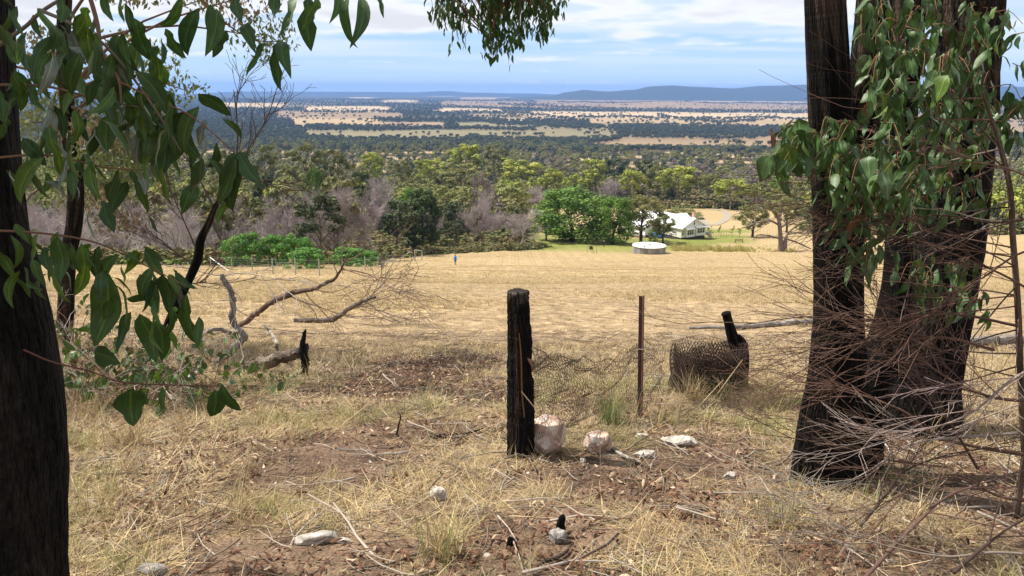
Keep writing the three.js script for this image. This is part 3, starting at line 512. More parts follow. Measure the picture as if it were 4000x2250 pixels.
// weatherboards: fine ribs across the wall
const boardRelief = makeTexture(128, (u, v) => (v * 8) % 1), ribRelief = makeTexture(128, (u) => 0.5 + 0.5 * Math.sin(u * 16 * Math.PI * 2));
{
  // local frame: gable end looks along +z, length runs to -z (away) ; turned so that the end faces the camera and a little right
  const gx = at(1744, 598, HOUSE.D), f = onGround(gx.x, gx.z), h = base('farm_house', 'white weatherboard farmhouse with pale metal roof in the garden', 'house', null, f);
  h.rotation.y = 0.52;
  const W = 9.6, E = 2.9, R = 6.2, L = 22, B = 0.75, ov = 0.55;                             // width, eaves, ridge, length, floor height
  M.wall.bumpMap = boardRelief; M.wall.bumpScale = 0.02; M.wall.roughness = 0.75;
  mesh('foundation', slab(W - 0.3, 2.2, L - 0.3, 0, -0.5, -L / 2), M.dark, h);
  mesh('wall', prism([[-W / 2, B], [W / 2, B], [W / 2, B + E], [0, R], [-W / 2, B + E]], L).translate(0, 0, -L), M.wall, h);
  const slope = Math.atan2(R - B - E, W / 2), len = (W / 2) / Math.cos(slope) + ov;
  for (const s of [-1, 1]) { const veranda = s > 0 ? 2.2 : 0.2, g = new THREE.BoxGeometry(len, 0.12, L + 1.1); g.translate(len / 2 - 0.02, 0.08, 0); const m = mesh('roof', g, M.roof, h); m.rotation.z = -slope * 1; m.position.set(0, R, -L / 2); if (s < 0) { m.rotation.set(0, Math.PI, -slope); } 
    if (s > 0) { const v = mesh('veranda_roof', slab(veranda + 0.3, 0.1, L + 0.9, veranda / 2, 0, 0), M.roof, h); v.position.set(W / 2 + 0.35, B + E - 0.35, -L / 2); v.rotation.z = -0.2; }
  }
  mesh('barge_board', joined([-1, 1].map((s) => { const g = new THREE.BoxGeometry(len, 0.22, 0.06); g.translate(len / 2, 0, 0); if (s < 0) g.rotateY(Math.PI); g.rotateZ(-s * slope); g.translate(0, R - 0.02, 0.58); return g; })), M.trim, h);
  mesh('cross_gable', prism([[-3.2, 0], [3.2, 0], [0, 2.4]], 5).rotateY(Math.PI / 2).translate(0.2, R - 2.35, -9), M.roof, h);
  mesh('lean_to', slab(5, 2.6, 11, -W / 2 - 2.4, 1.5, -L + 6), M.wall, h); const lr = mesh('lean_to_roof', slab(6, 0.12, 12), M.roof, h); lr.position.set(-W / 2 - 2.6, 3.15, -L + 6); lr.rotation.z = 0.14;
  const chim = mesh('chimney', joined([slab(0.8, 2.6, 0.8, 0, 0, 0), slab(0.95, 0.2, 0.95, 0, 1.2, 0)]), M.brick, h); chim.position.set(2.1, R + 0.1, -2.6);
  mesh('roof_vent', new THREE.CylinderGeometry(0.16, 0.16, 0.7, 10).translate(-1.6, R - 0.5, -3), M.galv, h);
  function win(x, y, w, ht, z, panes, turn = 0) { const g = mesh('window', joined([slab(w + 0.24, 0.12, 0.14, 0, ht / 2 + 0.06, 0), slab(w + 0.3, 0.14, 0.2, 0, -ht / 2 - 0.07, 0.02), slab(0.12, ht, 0.14, -w / 2 - 0.06, 0, 0), slab(0.12, ht, 0.14, w / 2 + 0.06, 0, 0), ...Array.from({ length: panes - 1 }, (_, i) => slab(0.09, ht, 0.1, -w / 2 + w * (i + 1) / panes, 0, 0)), slab(w, 0.06, 0.1, 0, ht * 0.12, 0)]), M.trim, h); g.position.set(x, y, z); g.rotation.y = turn; for (let i = 0; i < panes; i++) mesh('pane', slab(w / panes - 0.1, ht - 0.04, 0.02, -w / 2 + w * (i + 0.5) / panes, 0, -0.03), M.glass, g); }
  // two bays with little hoods
  for (const [x, w, fy] of [[-1.9, 2.6, B + 0.35], [2.2, 3.0, B + 0.6]]) {
    mesh('bay', slab(w + 0.5, 2.35, 0.7, x, fy + 0.95, 0.35), M.wall, h); win(x, fy + 1.15, w - 0.1, 1.45, 0.74, 3);
    const hood = mesh('hood', slab(w + 0.9, 0.08, 1.3), M.roof, h); hood.position.set(x, fy + 2.35, 0.62); hood.rotation.x = 0.3;
  }
  win(-4.15, B + 1.5, 0.9, 1.5, 0.04, 2); win(0.05, B + 4.1, 0.55, 1.25, 0.04, 1);
  for (let i = 0; i < 4; i++) win(-W / 2 - 0.04, B + 1.5, 1.5, 1.3, -3 - i * 3.6, 2, -Math.PI / 2);
  for (const z of [0.2, -5, -10, -15]) mesh('veranda_post', slab(0.14, 3.1, 0.14, W / 2 + 2.2, B + 0.75, z), M.trim, h);
  mesh('veranda_floor', slab(2.3, 0.2, L - 1, W / 2 + 1.18, B + 0.1, -L / 2 + 0.5), M.timber, h); mesh('veranda_rail', joined([slab(0.08, 0.08, L - 2, W / 2 + 2.2, B + 1.1, -L / 2), ...Array.from({ length: 40 }, (_, i) => slab(0.05, 0.9, 0.05, W / 2 + 2.2, B + 0.65, -0.6 - i * 0.5))]), M.trim, h);
  for (let i = 0; i < 4; i++) mesh('step', slab(1.2, 0.2, 0.32, W / 2 + 1.2, B - 0.1 - i * 0.22, 0.3 + i * 0.32), M.timber, h);
  h.userData.note = undefined; delete h.userData.note;
}
{
  // low round concrete tank of upright panels with a white lid
  const p = hit(1638, 640), D = -p.z, R = span(87, D) / 2, H = 1.75, c = onGround(p.x, p.z - R * 0.8), y0 = groundY(p.x, p.z) - 0.25, t = base('water_tank', 'low round concrete water tank with flat white lid in the paddock', 'water tank', null, V(c.x, y0, c.z));
  const tones = [paint(0.25, 0.24, 0.225, 0.95), paint(0.30, 0.29, 0.275, 0.95), paint(0.21, 0.2, 0.19, 0.95)], n = 26; tones.forEach((m) => { m.bumpMap = soilRelief; m.bumpScale = 0.02; });
  for (let i = 0; i < n; i++) { const a = i / n * 2 * Math.PI, w = 2 * R * Math.tan(Math.PI / n), g = new THREE.BoxGeometry(w - 0.05, H, 0.14); const m = mesh('panel', g, tones[(i * 7) % 3], t); m.position.set(Math.cos(a) * (R - 0.08), H / 2, Math.sin(a) * (R - 0.08)); m.rotation.y = -a + Math.PI / 2; }
  mesh('inner_wall', new THREE.CylinderGeometry(R - 0.16, R - 0.16, H - 0.02, 64).translate(0, H / 2, 0), paint(0.2, 0.19, 0.18, 0.95), t);
  const lid = mesh('lid', new THREE.CylinderGeometry(R + 0.08, R + 0.08, 0.12, 72).translate(0, H + 0.06, 0), paint(0.62, 0.615, 0.59, 0.8), t); mesh('rim', new THREE.TorusGeometry(R + 0.06, 0.06, 8, 72).rotateX(Math.PI / 2).translate(0, H, 0), paint(0.2, 0.2, 0.2, 0.8), t);
  mesh('hatch', joined([slab(0.5, 0.18, 0.5, 0.1, H + 0.2, 0.2), slab(0.3, 0.3, 0.06, -R * 0.4, H + 0.25, R * 0.7), slab(0.06, 0.3, 0.3, -R * 0.4 - 0.2, H + 0.25, R * 0.7), slab(0.25, 0.1, 0.2, -R * 0.1, H + 0.16, -R * 0.5), slab(0.2, 0.1, 0.2, -R * 0.22, H + 0.16, R * 0.25)]), M.dark, t);
  const st = onGround(p.x - R * 0.98, p.z + R * 0.2); const stake = mesh('marker_stake', slab(0.09, 1.5, 0.09, 0, 0.7, 0), M.timber); stake.position.copy(st); tag(stake, 'short timber stake at the left side of the water tank', 'stake');
}
function car(label, px, py, D, turn, body, category = 'car') {
  const q = at(px, py, D), f = onGround(q.x, q.z), c = base('parked_car', label, category, null, f); c.rotation.y = turn;
  const side = [[-2.15, 0.42], [-2.2, 0.85], [-2.05, 1.05], [-1.75, 1.3], [-1.35, 1.6], [0.2, 1.62], [1.0, 1.1], [1.95, 0.95], [2.2, 0.7], [2.18, 0.4]];
  const g = new THREE.ExtrudeGeometry(new THREE.Shape(side.map(([x, y]) => new THREE.Vector2(x, y))), { depth: 1.6, bevelEnabled: true, bevelSize: 0.08, bevelThickness: 0.1, bevelSegments: 3 }); g.translate(0, 0, -0.8); mesh('body', g, body, c);
  for (const s of [-1, 1]) { const w = prism([[-1.45, 1.12], [-1.2, 1.5], [-0.35, 1.52], [-0.35, 1.1]], 0.02); mesh('window', w.translate(0, 0, s * 0.905), M.glass, c); mesh('window', prism([[-0.25, 1.1], [-0.25, 1.52], [0.18, 1.52], [0.75, 1.1]], 0.02).translate(0, 0, s * 0.905), M.glass, c); mesh('sill', slab(3.6, 0.16, 0.04, 0, 0.42, s * 0.905), M.dark, c); }
  const ws = mesh('windscreen', slab(0.02, 0.72, 1.3), M.glass, c); ws.position.set(0.66, 1.38, 0); ws.rotation.z = 0.99; ws.position.x += 0.02; ws.position.y += 0.05;
  mesh('headlight', slab(0.04, 0.16, 0.35, 2.27, 0.78, 0.6), M.rim, c); mesh('headlight', slab(0.04, 0.16, 0.35, 2.27, 0.78, -0.6), M.rim, c);
  for (const x of [-1.35, 1.4]) for (const s of [-1, 1]) { const w = mesh('wheel', new THREE.CylinderGeometry(0.36, 0.36, 0.24, 24).rotateX(Math.PI / 2), M.tyre, c); w.position.set(x, 0.34, s * 0.84); mesh('rim', new THREE.CylinderGeometry(0.22, 0.22, 0.26, 12).rotateX(Math.PI / 2), M.rim, w); }
}
car('white hatchback parked at the left end of the house', 1604, 596, 226, -0.35, M.white);
car('bright blue car parked beside the white house', 1648, 596, 226, -0.9, M.blue);
car('dark red car half hidden between the white and the blue car', 1622, 590, 240, -0.5, M.red);
// people: one continuous body each, built round a skeleton
function person(label, px, py, { coat, legs, hair, height = 1.72, turn = 0, skin = [0.45, 0.28, 0.2] }) {
  const f = hit(px, py), o = base('person', label, 'person', null, f), k = height / 1.72, J = { neck: V(0, 1.46, 0), chest: V(0, 1.25, 0), hip: V(0, 0.93, 0), head: V(0.02, 1.6, 0) };
  const bones = [[J.chest, J.hip, 0.155, 0.14], [J.neck, J.chest, 0.055, 0.15], [V(0, 1.49, 0), V(0.015, 1.5, 0), 0.05, 0.05], [V(-0.16, 1.38, 0), V(0.16, 1.38, 0), 0.07, 0.07]];
  for (const s of [-1, 1]) bones.push([V(s * 0.19, 1.37, 0), V(s * 0.24, 1.1, -0.02), 0.06, 0.048], [V(s * 0.24, 1.1, -0.02), V(s * 0.22, 0.86, 0.06), 0.046, 0.036], [V(s * 0.22, 0.86, 0.06), V(s * 0.215, 0.77, 0.08), 0.036, 0.022], [V(s * 0.09, 0.92, 0), V(s * 0.1, 0.5, 0.02), 0.095, 0.065], [V(s * 0.1, 0.5, 0.02), V(s * 0.1, 0.08, -0.01), 0.062, 0.042], [V(s * 0.1, 0.04, -0.03), V(s * 0.11, 0.03, 0.14), 0.045, 0.04]);
  const s = new Soup(), rings = 5;                                    // overlapping tapered limbs, joined in one mesh
  const capsule = (a, b, ra, rb) => { const d = b.clone().sub(a), L = d.length(), u = d.clone().normalize(), pts = [], rad = []; for (let i = 0; i <= 3; i++) { const t = i / 3 * Math.PI / 2; pts.push(a.clone().addScaledVector(u, -ra * Math.cos(t))); rad.push(Math.max(0.004, ra * Math.sin(t))); } for (let i = 0; i <= 3; i++) { const t = i / 3 * Math.PI / 2; pts.push(b.clone().addScaledVector(u, rb * Math.sin(t))); rad.push(Math.max(0.004, rb * Math.cos(t))); } s.tube(pts, rad, 12); };
  for (const [a, b, ra, rb] of bones) { s.tint = a.y > 0.93 && b.y > 0.85 || (a.y > 0.85 && Math.abs(a.x) > 0.15) ? coat : legs; if (a.y <= 0.9 && Math.abs(a.x) > 0.2) s.tint = skin; if (a.y < 0.06) s.tint = [0.03, 0.03, 0.03]; capsule(a, b, ra, rb); }
  s.tint = skin; capsule(V(0, 1.56, 0.01), V(0, 1.65, 0.0), 0.085, 0.095); capsule(V(0, 1.58, 0.085), V(0, 1.61, 0.09), 0.016, 0.014);
  for (const e of [-1, 1]) capsule(V(e * 0.095, 1.59, 0), V(e * 0.095, 1.62, 0), 0.018, 0.018);
  const m = mesh('body', s.geometry(), new THREE.MeshStandardMaterial({ vertexColors: true, roughness: 0.85 }), o); m.scale.setScalar(k); m.rotation.y = turn;
  const hs = new Soup(); hs.tint = hair; const hp = []; for (let i = 0; i <= 6; i++) hp.push(V(0, 1.60 + 0.16 * i / 6, -0.012)); hs.tube(hp, [0.1, 0.108, 0.11, 0.105, 0.09, 0.06, 0.01], 14); const hm = mesh('hair', hs.geometry(), new THREE.MeshStandardMaterial({ vertexColors: true, roughness: 0.9 }), o); hm.scale.setScalar(k); hm.rotation.y = turn;
  const cs = new Soup(); cs.tint = coat; cs.tube([V(0, 0.80, 0), V(0, 0.95, 0), V(0, 1.2, 0), V(0, 1.4, 0), V(0, 1.47, 0)], [0.20, 0.19, 0.185, 0.17, 0.07], 16); const cm = mesh('coat', cs.geometry(), new THREE.MeshStandardMaterial({ vertexColors: true, roughness: 0.85 }), o); cm.scale.set(k * 1.05, k, k * 0.72); cm.rotation.y = turn; return o;
}
person('person in bright blue jacket and dark trousers standing in the paddock', 1145.5, 666, { coat: [0.02, 0.20, 0.72], legs: [0.02, 0.02, 0.03], hair: [0.02, 0.015, 0.012], turn: 2.6, height: 1.74 });
person('person in dark clothes standing under the garden trees', 1519, 622, { coat: [0.03, 0.025, 0.03], legs: [0.06, 0.06, 0.07], hair: [0.6, 0.58, 0.56], turn: 0.4, height: 1.74 });
// fence behind the paddock: thin posts, wires, stays and a gate
const steelMaterialFar = new THREE.MeshStandardMaterial({ vertexColors: true, roughness: 0.6, metalness: 0.3 });
const NTH = ['first', 'second', 'third', 'fourth', 'fifth', 'sixth', 'seventh', 'eighth', 'ninth', 'tenth', 'eleventh', 'twelfth'];
seed(401);
{
  const posts = [[531, 647, 672], [584, 654, 679], [635, 657, 681], [687, 660, 691], [744, 660, 691], [804, 660, 694], [862, 656, 688], [919, 650, 681], [952, 646, 672], [987, 641, 665], [1018, 637, 660], [1045, 633, 656]];
  const tops = [];
  posts.forEach(([x, y0, y1], i) => { const p = hit(x, y1), h = 1.25, m = mesh('fence_post', joined([new THREE.CylinderGeometry(0.045, 0.05, h + 0.3, 8).translate(0, h / 2 - 0.15, 0), new THREE.CylinderGeometry(0.02, 0.045, 0.05, 8).translate(0, h + 0.02, 0)]), i % 4 === 2 ? M.timber : M.galv); m.position.copy(p); tag(m, NTH[i] + ' post from the left in the wire fence along the wattle bushes', 'fence post', 'posts of the paddock fence'); tops.push(p); });
  for (let k = 0; k < 6; k++) { const s = new Soup(), pts = []; tops.forEach((p, i) => { pts.push(p.clone().add(V(0, 0.12 + k * 0.21, 0.06))); }); s.tint = [0.3, 0.3, 0.29]; s.tube(pts, pts.map(() => 0.006), 4); const m = mesh('fence_wire', s.geometry(), steelMaterialFar); tag(m, ['lowest', 'second', 'third', 'fourth', 'fifth', 'topmost'][k] + ' wire of the fence along the wattle bushes', 'wire', 'wires of the paddock fence'); }
  const stay = (a, b, label) => { const s = new Soup(); s.tint = [0.55, 0.54, 0.5]; s.tube([a, b], [0.05, 0.05], 8); const m = mesh('fence_stay', s.geometry(), steelMaterialFar); tag(m, label, 'fence stay', 'stays of the paddock fence'); };
  stay(hit(531, 672).add(V(0, 1.05, 0)), hit(575, 683).add(V(0, 0.05, 0)), 'slanting pale stay at the left end of the fence');
  stay(hit(989, 665).add(V(0, 1.0, 0)), hit(952, 672).add(V(0, 0.05, 0)), 'slanting pale stay left of the fence gate');
  stay(hit(1032, 652).add(V(0, 1.6, 0)), hit(994, 660).add(V(0, 0.1, 0)), 'long slanting stay against the fence gate');
  const p = hit(1043, 655), g = base('gate_frame', 'tall galvanised gate frame at the right end of the paddock fence', 'gate', null, p), bars = [[0, -0.2, 0, 0, 2.1, 0], [1.5, -0.2, 0, 1.5, 2.0, 0], [0, 2.05, 0, 1.5, 1.95, 0], [0, 0.75, 0, 1.5, 0.7, 0], [1.3, -0.2, 0, 1.5, 2.0, 0]];
  for (const b of bars) { const s = new Soup(); s.tint = [0.55, 0.57, 0.56]; s.tube([V(b[0], b[1], b[2]), V(b[3], b[4], b[5])], [0.05, 0.05], 8); mesh('bar', s.geometry(), steelMaterialFar, g); }
}
// garden: tree guard, bench, saplings with stakes, reeds, gnarled tree, track
{
  const p = hit(1488, 636), g = base('tree_guard', 'young shrub between stakes in the dry grass left of the tank', 'tree guard', null, p); for (const x of [-1.0, 0.35, 1.15]) mesh('stake', slab(0.09, 1.9, 0.09, x, 0.85, 0), M.timber, g);
  const l = new Soup(); foliage(l, [{ p: V(-0.1, 1.1, 0), r: 0.55 }, { p: V(-0.25, 1.5, 0.1), r: 0.4 }], { count: 160, size: 0.28, palette: PAL.dark }); mesh('foliage', l.geometry(), leafMaterial, g); mesh('stem', slab(0.06, 1.2, 0.06, -0.1, 0.4, 0), M.timber, g);
  const b = hit(1859, 611), t = base('garden_bench', 'brown wooden bench on the pale lawn left of the gnarled tree', 'bench', null, b); t.rotation.y = 0.15;
  mesh('seat', joined([slab(2.5, 0.06, 0.16, 0, 0.46, 0.12), slab(2.5, 0.06, 0.16, 0, 0.46, -0.08)]), M.wood, t); mesh('backrest', joined([slab(2.5, 0.14, 0.05, 0, 0.72, -0.22), slab(2.5, 0.14, 0.05, 0, 0.92, -0.25)]), M.wood, t); for (const x of [-1.1, 1.1]) { mesh('leg', slab(0.1, 0.6, 0.1, x, 0.2, 0.14), M.wood, t); mesh('leg', slab(0.1, 1.1, 0.1, x, 0.45, -0.2), M.wood, t); mesh('armrest', slab(0.1, 0.06, 0.45, x, 0.66, 0), M.wood, t); }
  seed(421);
  [[1781, 593, 'young tree in the fenced bed right of the house, leftmost'], [1812, 594, 'young tree in the middle of the fenced bed'], [1842, 596, 'young bushy tree at the right end of the fenced bed'], [1860, 598, 'bushy sapling beside the leafy tree']].forEach(([x, y, label], i) => { const q = hit(x, y), o = base('sapling', label, 'sapling', 'saplings right of the house', q), s = new Soup(), tips = []; s.tint = [0.12, 0.09, 0.07]; limb(s, V(0, -0.2, 0), V(0, 1, 0), 2.6, 0.06, { steps: 5, wander: 0.12, levels: 1, kids: [1.2], spread: [0.4, 0.9], shrink: [0.3, 0.45], minRadius: 0.015 }, 0, tips); mesh('trunk', s.geometry(), woodMaterial, o); const c = new Soup(); foliage(c, tips.map((k) => ({ p: k.p, r: 0.4 })), { count: 260, size: 0.22, palette: PAL.lime }); mesh('crown', c.geometry(), leafMaterial, o); });
  for (let i = 0; i < 8; i++) { const q = hit(1788 + i * 6.5, 593 + (i % 3) * 1.2), m = mesh('garden_stake', slab(0.07, 1.9, 0.07, 0, 0.8, 0), M.timber); m.position.copy(q); tag(m, NTH[i] + ' thin stake from the left of the fenced bed beside the house', 'stake', 'stakes of the fenced bed'); }
}
seed(431);
{
  const foot = hit(1966, 632), D = -foot.z, o = base('gnarled_tree', 'gnarled half-dead tree with broken limbs standing alone right of the bench', 'tree', null, foot), s = new Soup(), t = new Soup(); s.tint = [0.17, 0.135, 0.115];
  const br = (list) => { const q = sightings(list.map(([x, y, w]) => [x, y, D + (w > 6 ? 0 : rr(-1.5, 1.5)), w]), foot, list.length * 4); s.tube(q.pts, q.rad, 7); return q.pts; };
  br([[1966, 636, 20], [1964, 610, 13], [1962, 580, 11], [1958, 550, 9], [1940, 525, 6], [1932, 505, 4]]); br([[1972, 636, 16], [1976, 605, 10], [1980, 590, 6], [1995, 575, 4], [2020, 560, 3]]); br([[1958, 552, 7], [1966, 530, 6], [1968, 510, 4], [1962, 490, 3]]);
  const arms = [[[1961, 600, 5], [1930, 592, 4], [1905, 592, 3], [1895, 604, 2]], [[1958, 565, 6], [1935, 555, 5], [1905, 560, 4], [1875, 572, 2]], [[1975, 600, 5], [2005, 610, 4], [2040, 626, 3]], [[1980, 590, 4], [2010, 585, 3], [2045, 575, 2]], [[1960, 575, 5], [1985, 560, 4], [2015, 545, 2]], [[1940, 528, 4], [1915, 520, 3], [1900, 522, 2]]];
  const opt = { steps: 5, wander: 0.25, levels: 2, kids: [0.9, 0.8], spread: [0.4, 1], shrink: [0.4, 0.6], minRadius: 0.02, thin: 0.4 };
  for (const a of arms) { const p = br(a); for (let k = 0; k < 5; k++) { t.tint = tone([0.3, 0.26, 0.24], 0.2); limb(t, p[Math.floor(rr(0.3, 1) * (p.length - 1))], V(gauss(), gauss() * 0.8, gauss()), rr(0.8, 2.2), 0.05, opt); } }
  mesh('trunk', s.geometry(), woodMaterial, o); mesh('twigs', t.geometry(), woodMaterial, o); const c = new Soup(), cl = []; for (let i = 0; i < 16; i++) cl.push({ p: at(rr(1925, 1985), rr(492, 540), D + rr(-2, 2)).sub(foot), r: rr(0.5, 1) }); foliage(c, cl, { count: 900, size: 0.34, palette: PAL.olive }); mesh('crown', c.geometry(), leafMaterial, o);
}
{
  // farm track: a curved sheet of gravel laid over the slope
  const line = [[1755, 545], [1790, 566], [1812, 560], [1828, 548], [1829, 538], [1815, 530], [1780, 524], [1700, 519]].map(([x, y]) => hit(x, y)), c = new THREE.CatmullRomCurve3(line), P = [], I = [], U = [], n = 120, w = 1.6;
  for (let i = 0; i <= n; i++) { const p = c.getPoint(i / n), t = c.getTangent(i / n), s = V(-t.z, 0, t.x).normalize(); for (let j = 0; j <= 4; j++) { const q = p.clone().addScaledVector(s, (j / 4 * 2 - 1) * w); P.push(q.x, groundY(q.x, q.z) + 0.12, q.z); U.push(q.x / 3.1, q.z / 3.1); } }
  for (let i = 0; i < n; i++) for (let j = 0; j < 4; j++) { const a = i * 5 + j; I.push(a, a + 1, a + 5, a + 5, a + 1, a + 6); }
  const g = new THREE.BufferGeometry(); g.setAttribute('position', new THREE.Float32BufferAttribute(P, 3)); g.setAttribute('uv', new THREE.Float32BufferAttribute(U, 2)); g.setIndex(I); g.computeVertexNormals(); tag(mesh('track', g, new THREE.MeshStandardMaterial({ color: new THREE.Color(0.52, 0.45, 0.36), map: soilTone, roughness: 1, side: THREE.DoubleSide })), 'curved gravel farm track behind the house', 'track', null, 'structure');
}
// ---------------------------------------------------------------- near trunks, leaves and branches
const charTone = makeTexture(512, (u, v) => { const f = fbm(u * 16, v * 10, 4, 2), k = noise(u * 70, v * 60, 10), b = noise(u * 8 + 3, v * 8, 8); return [0.74 + (f - 0.5) * 0.7 + (k - 0.5) * 0.3, 0.73 + (f - 0.5) * 0.7 + (k - 0.5) * 0.3 - b * 0.03, 0.72 + (f - 0.5) * 0.7 + (k - 0.5) * 0.3 - b * 0.04]; }, true);
const charRelief = makeTexture(512, (u, v) => { const a = Math.abs(fbm(u * 28 + 5, v * 6, 3, 2) - 0.5) * 3.2, b = Math.abs(fbm(u * 14, v * 22 + 9, 3, 2) - 0.5) * 3; return clamp(Math.min(a, b + 0.2), 0, 1); });
const charMaterial = matte({ vertexColors: true, map: charTone, bumpMap: charRelief, bumpScale: 0.02, roughness: 0.85 });
const barkMaterial = matte({ vertexColors: true, map: barkTone, bumpMap: barkRelief, bumpScale: 0.006, roughness: 0.95 });
// a stem through sightings [px, py, D, width px]; returns points and radii in metres relative to o
function sightings(list, o, n, sharp = false) {
  const P = list.map(([x, y, D]) => at(x, y, D).sub(o)), R = list.map(([, , D, w]) => span(w, D) / 2), c = sharp ? new THREE.CatmullRomCurve3(P, false, 'catmullrom', 0.12) : new THREE.CatmullRomCurve3(P, false, 'centripetal'), pts = [], rad = [];
  for (let i = 0; i <= n; i++) { const t = i / n; pts.push(c.getPoint(t)); const f = t * (list.length - 1), k = Math.min(list.length - 2, Math.floor(f)); rad.push(lerp(R[k], R[k + 1], f - k)); }
  return { pts, rad };
}
const fissure = (k, amp = 0.09) => (along, a, f) => 1 + amp * (Math.abs(fbm(Math.cos(a) * 3.2 + k + 8, Math.sin(a) * 3.2 + along * 1.1 + 8, 4) - 0.5) * 3 - 0.45) + 0.10 * (fbm(Math.cos(a) * 0.9 + k * 3 + 5, Math.sin(a) * 0.9 + along * 0.9 + 5, 2) - 0.5);
const charPaint = (k, brown) => (along, a, f) => { const m = sstep(fbm(Math.cos(a) * 2.2 + k + 4, Math.sin(a) * 2.2 + along * 1.6 + 4, 4), 0.42, 0.66) * brown(f), g = noise(Math.cos(a) * 9 + 20, along * 14 + Math.sin(a) * 9); return [lerp(0.018, 0.17, m) * lerp(0.7, 1.3, g), lerp(0.0175, 0.13, m) * lerp(0.7, 1.3, g), lerp(0.018, 0.105, m) * lerp(0.7, 1.3, g)]; };
// leaf blades: curved, folded, some eaten
function leafShape(bend, width, bite, curl, tipLong = 1) {
  const s = new Soup(), n = 9, row = [];
  for (let i = 0; i <= n; i++) {
    const t = i / n, w = width * Math.pow(Math.sin(Math.PI * Math.pow(t, 0.72 * tipLong)), 0.85) * 0.5 + (i === 0 ? 0.008 : 0), x = bend * Math.sin(t * Math.PI * 0.9) * 0.5, y = -t, z = curl * Math.sin(t * Math.PI) + 0.03 * Math.sin(t * 9);
    const bl = bite ? Math.max(0.12, 1 - bite * Math.max(0, Math.sin(t * 7 + bite * 9)) ** 2) : 1, br = bite ? Math.max(0.15, 1 - bite * 0.7 * Math.max(0, Math.cos(t * 9 + bite * 4)) ** 2) : 1;
    row.push([s.vert(x - w * bl, y, z + w * 0.28, 0, t), s.vert(x, y, z, 0.5, t), s.vert(x + w * br, y, z + w * 0.28, 1, t)]);
  }
  for (let i = 0; i < n; i++) for (let k = 0; k < 2; k++) s.i.push(row[i][k], row[i + 1][k], row[i][k + 1], row[i][k + 1], row[i + 1][k], row[i + 1][k + 1]);
  const g = s.geometry(); g.deleteAttribute('color'); return g;
}
const LEAVES = [leafShape(0.18, 0.36, 0, 0.10), leafShape(-0.22, 0.34, 0, 0.14), leafShape(0.05, 0.46, 0, -0.08), leafShape(0.26, 0.32, 0.55, 0.1), leafShape(-0.1, 0.44, 0.7, 0.06), leafShape(0.35, 0.27, 0, 0.2), leafShape(-0.3, 0.30, 0.3, -0.12)];
const ROUNDLEAVES = [leafShape(0.05, 0.70, 0, 0.1, 0.85), leafShape(-0.08, 0.62, 0.35, -0.08, 0.9), leafShape(0.1, 0.56, 0, 0.15)];
const veinTone = makeTexture(256, (u, v) => { const mid = Math.exp(-Math.pow((u - 0.5) / 0.03, 2)) * 0.5, ribs = Math.max(0, Math.sin((v * 26 - Math.abs(u - 0.5) * 22)) - 0.9) * 1.2, n = fbm(u * 8, v * 8, 4, 8); const k = 0.68 + (n - 0.5) * 0.35 + ribs; return [k + mid * 0.9, k + mid * 0.6, k + mid * 0.35]; }, true);
const leafOf = (r, g, b, rough = 0.5, trans = 0.28) => new THREE.MeshPhysicalMaterial({ color: new THREE.Color(r, g, b), map: veinTone, roughness: rough, specularIntensity: 0.6, side: THREE.DoubleSide, transmission: trans, thickness: 0 });
const NEARLEAF = [leafOf(0.075, 0.185, 0.03, 0.6), leafOf(0.06, 0.15, 0.035, 0.6), leafOf(0.105, 0.235, 0.03, 0.6, 0.35), leafOf(0.17, 0.34, 0.03, 0.6, 0.5), leafOf(0.30, 0.38, 0.31, 0.42, 0.15)];
const GREYLEAF = [leafOf(0.16, 0.30, 0.11, 0.45), leafOf(0.20, 0.34, 0.15, 0.42), leafOf(0.125, 0.26, 0.07, 0.5), leafOf(0.24, 0.42, 0.07, 0.5, 0.4), leafOf(0.10, 0.21, 0.065, 0.5)];
const BROWNLEAF = leafOf(0.32, 0.15, 0.08, 0.7, 0.2);
const Yax = V(0, -1, 0);
function leaf(parent, p, dir, length, mat, shapes = LEAVES, twist = rnd() * 6.3, wide = 1) {
  const m = mesh('leaf', pick(shapes), mat, parent); m.position.copy(p);
  m.quaternion.setFromUnitVectors(Yax, dir.clone().normalize()).multiply(new THREE.Quaternion().setFromAxisAngle(Yax, twist)); m.scale.set(length * wide, length, length); return m;
}
const leafDown = (k = 0.5) => V(gauss() * k, -1, gauss() * k);
const twigMaterial = matte({ vertexColors: true, roughness: 0.9 });

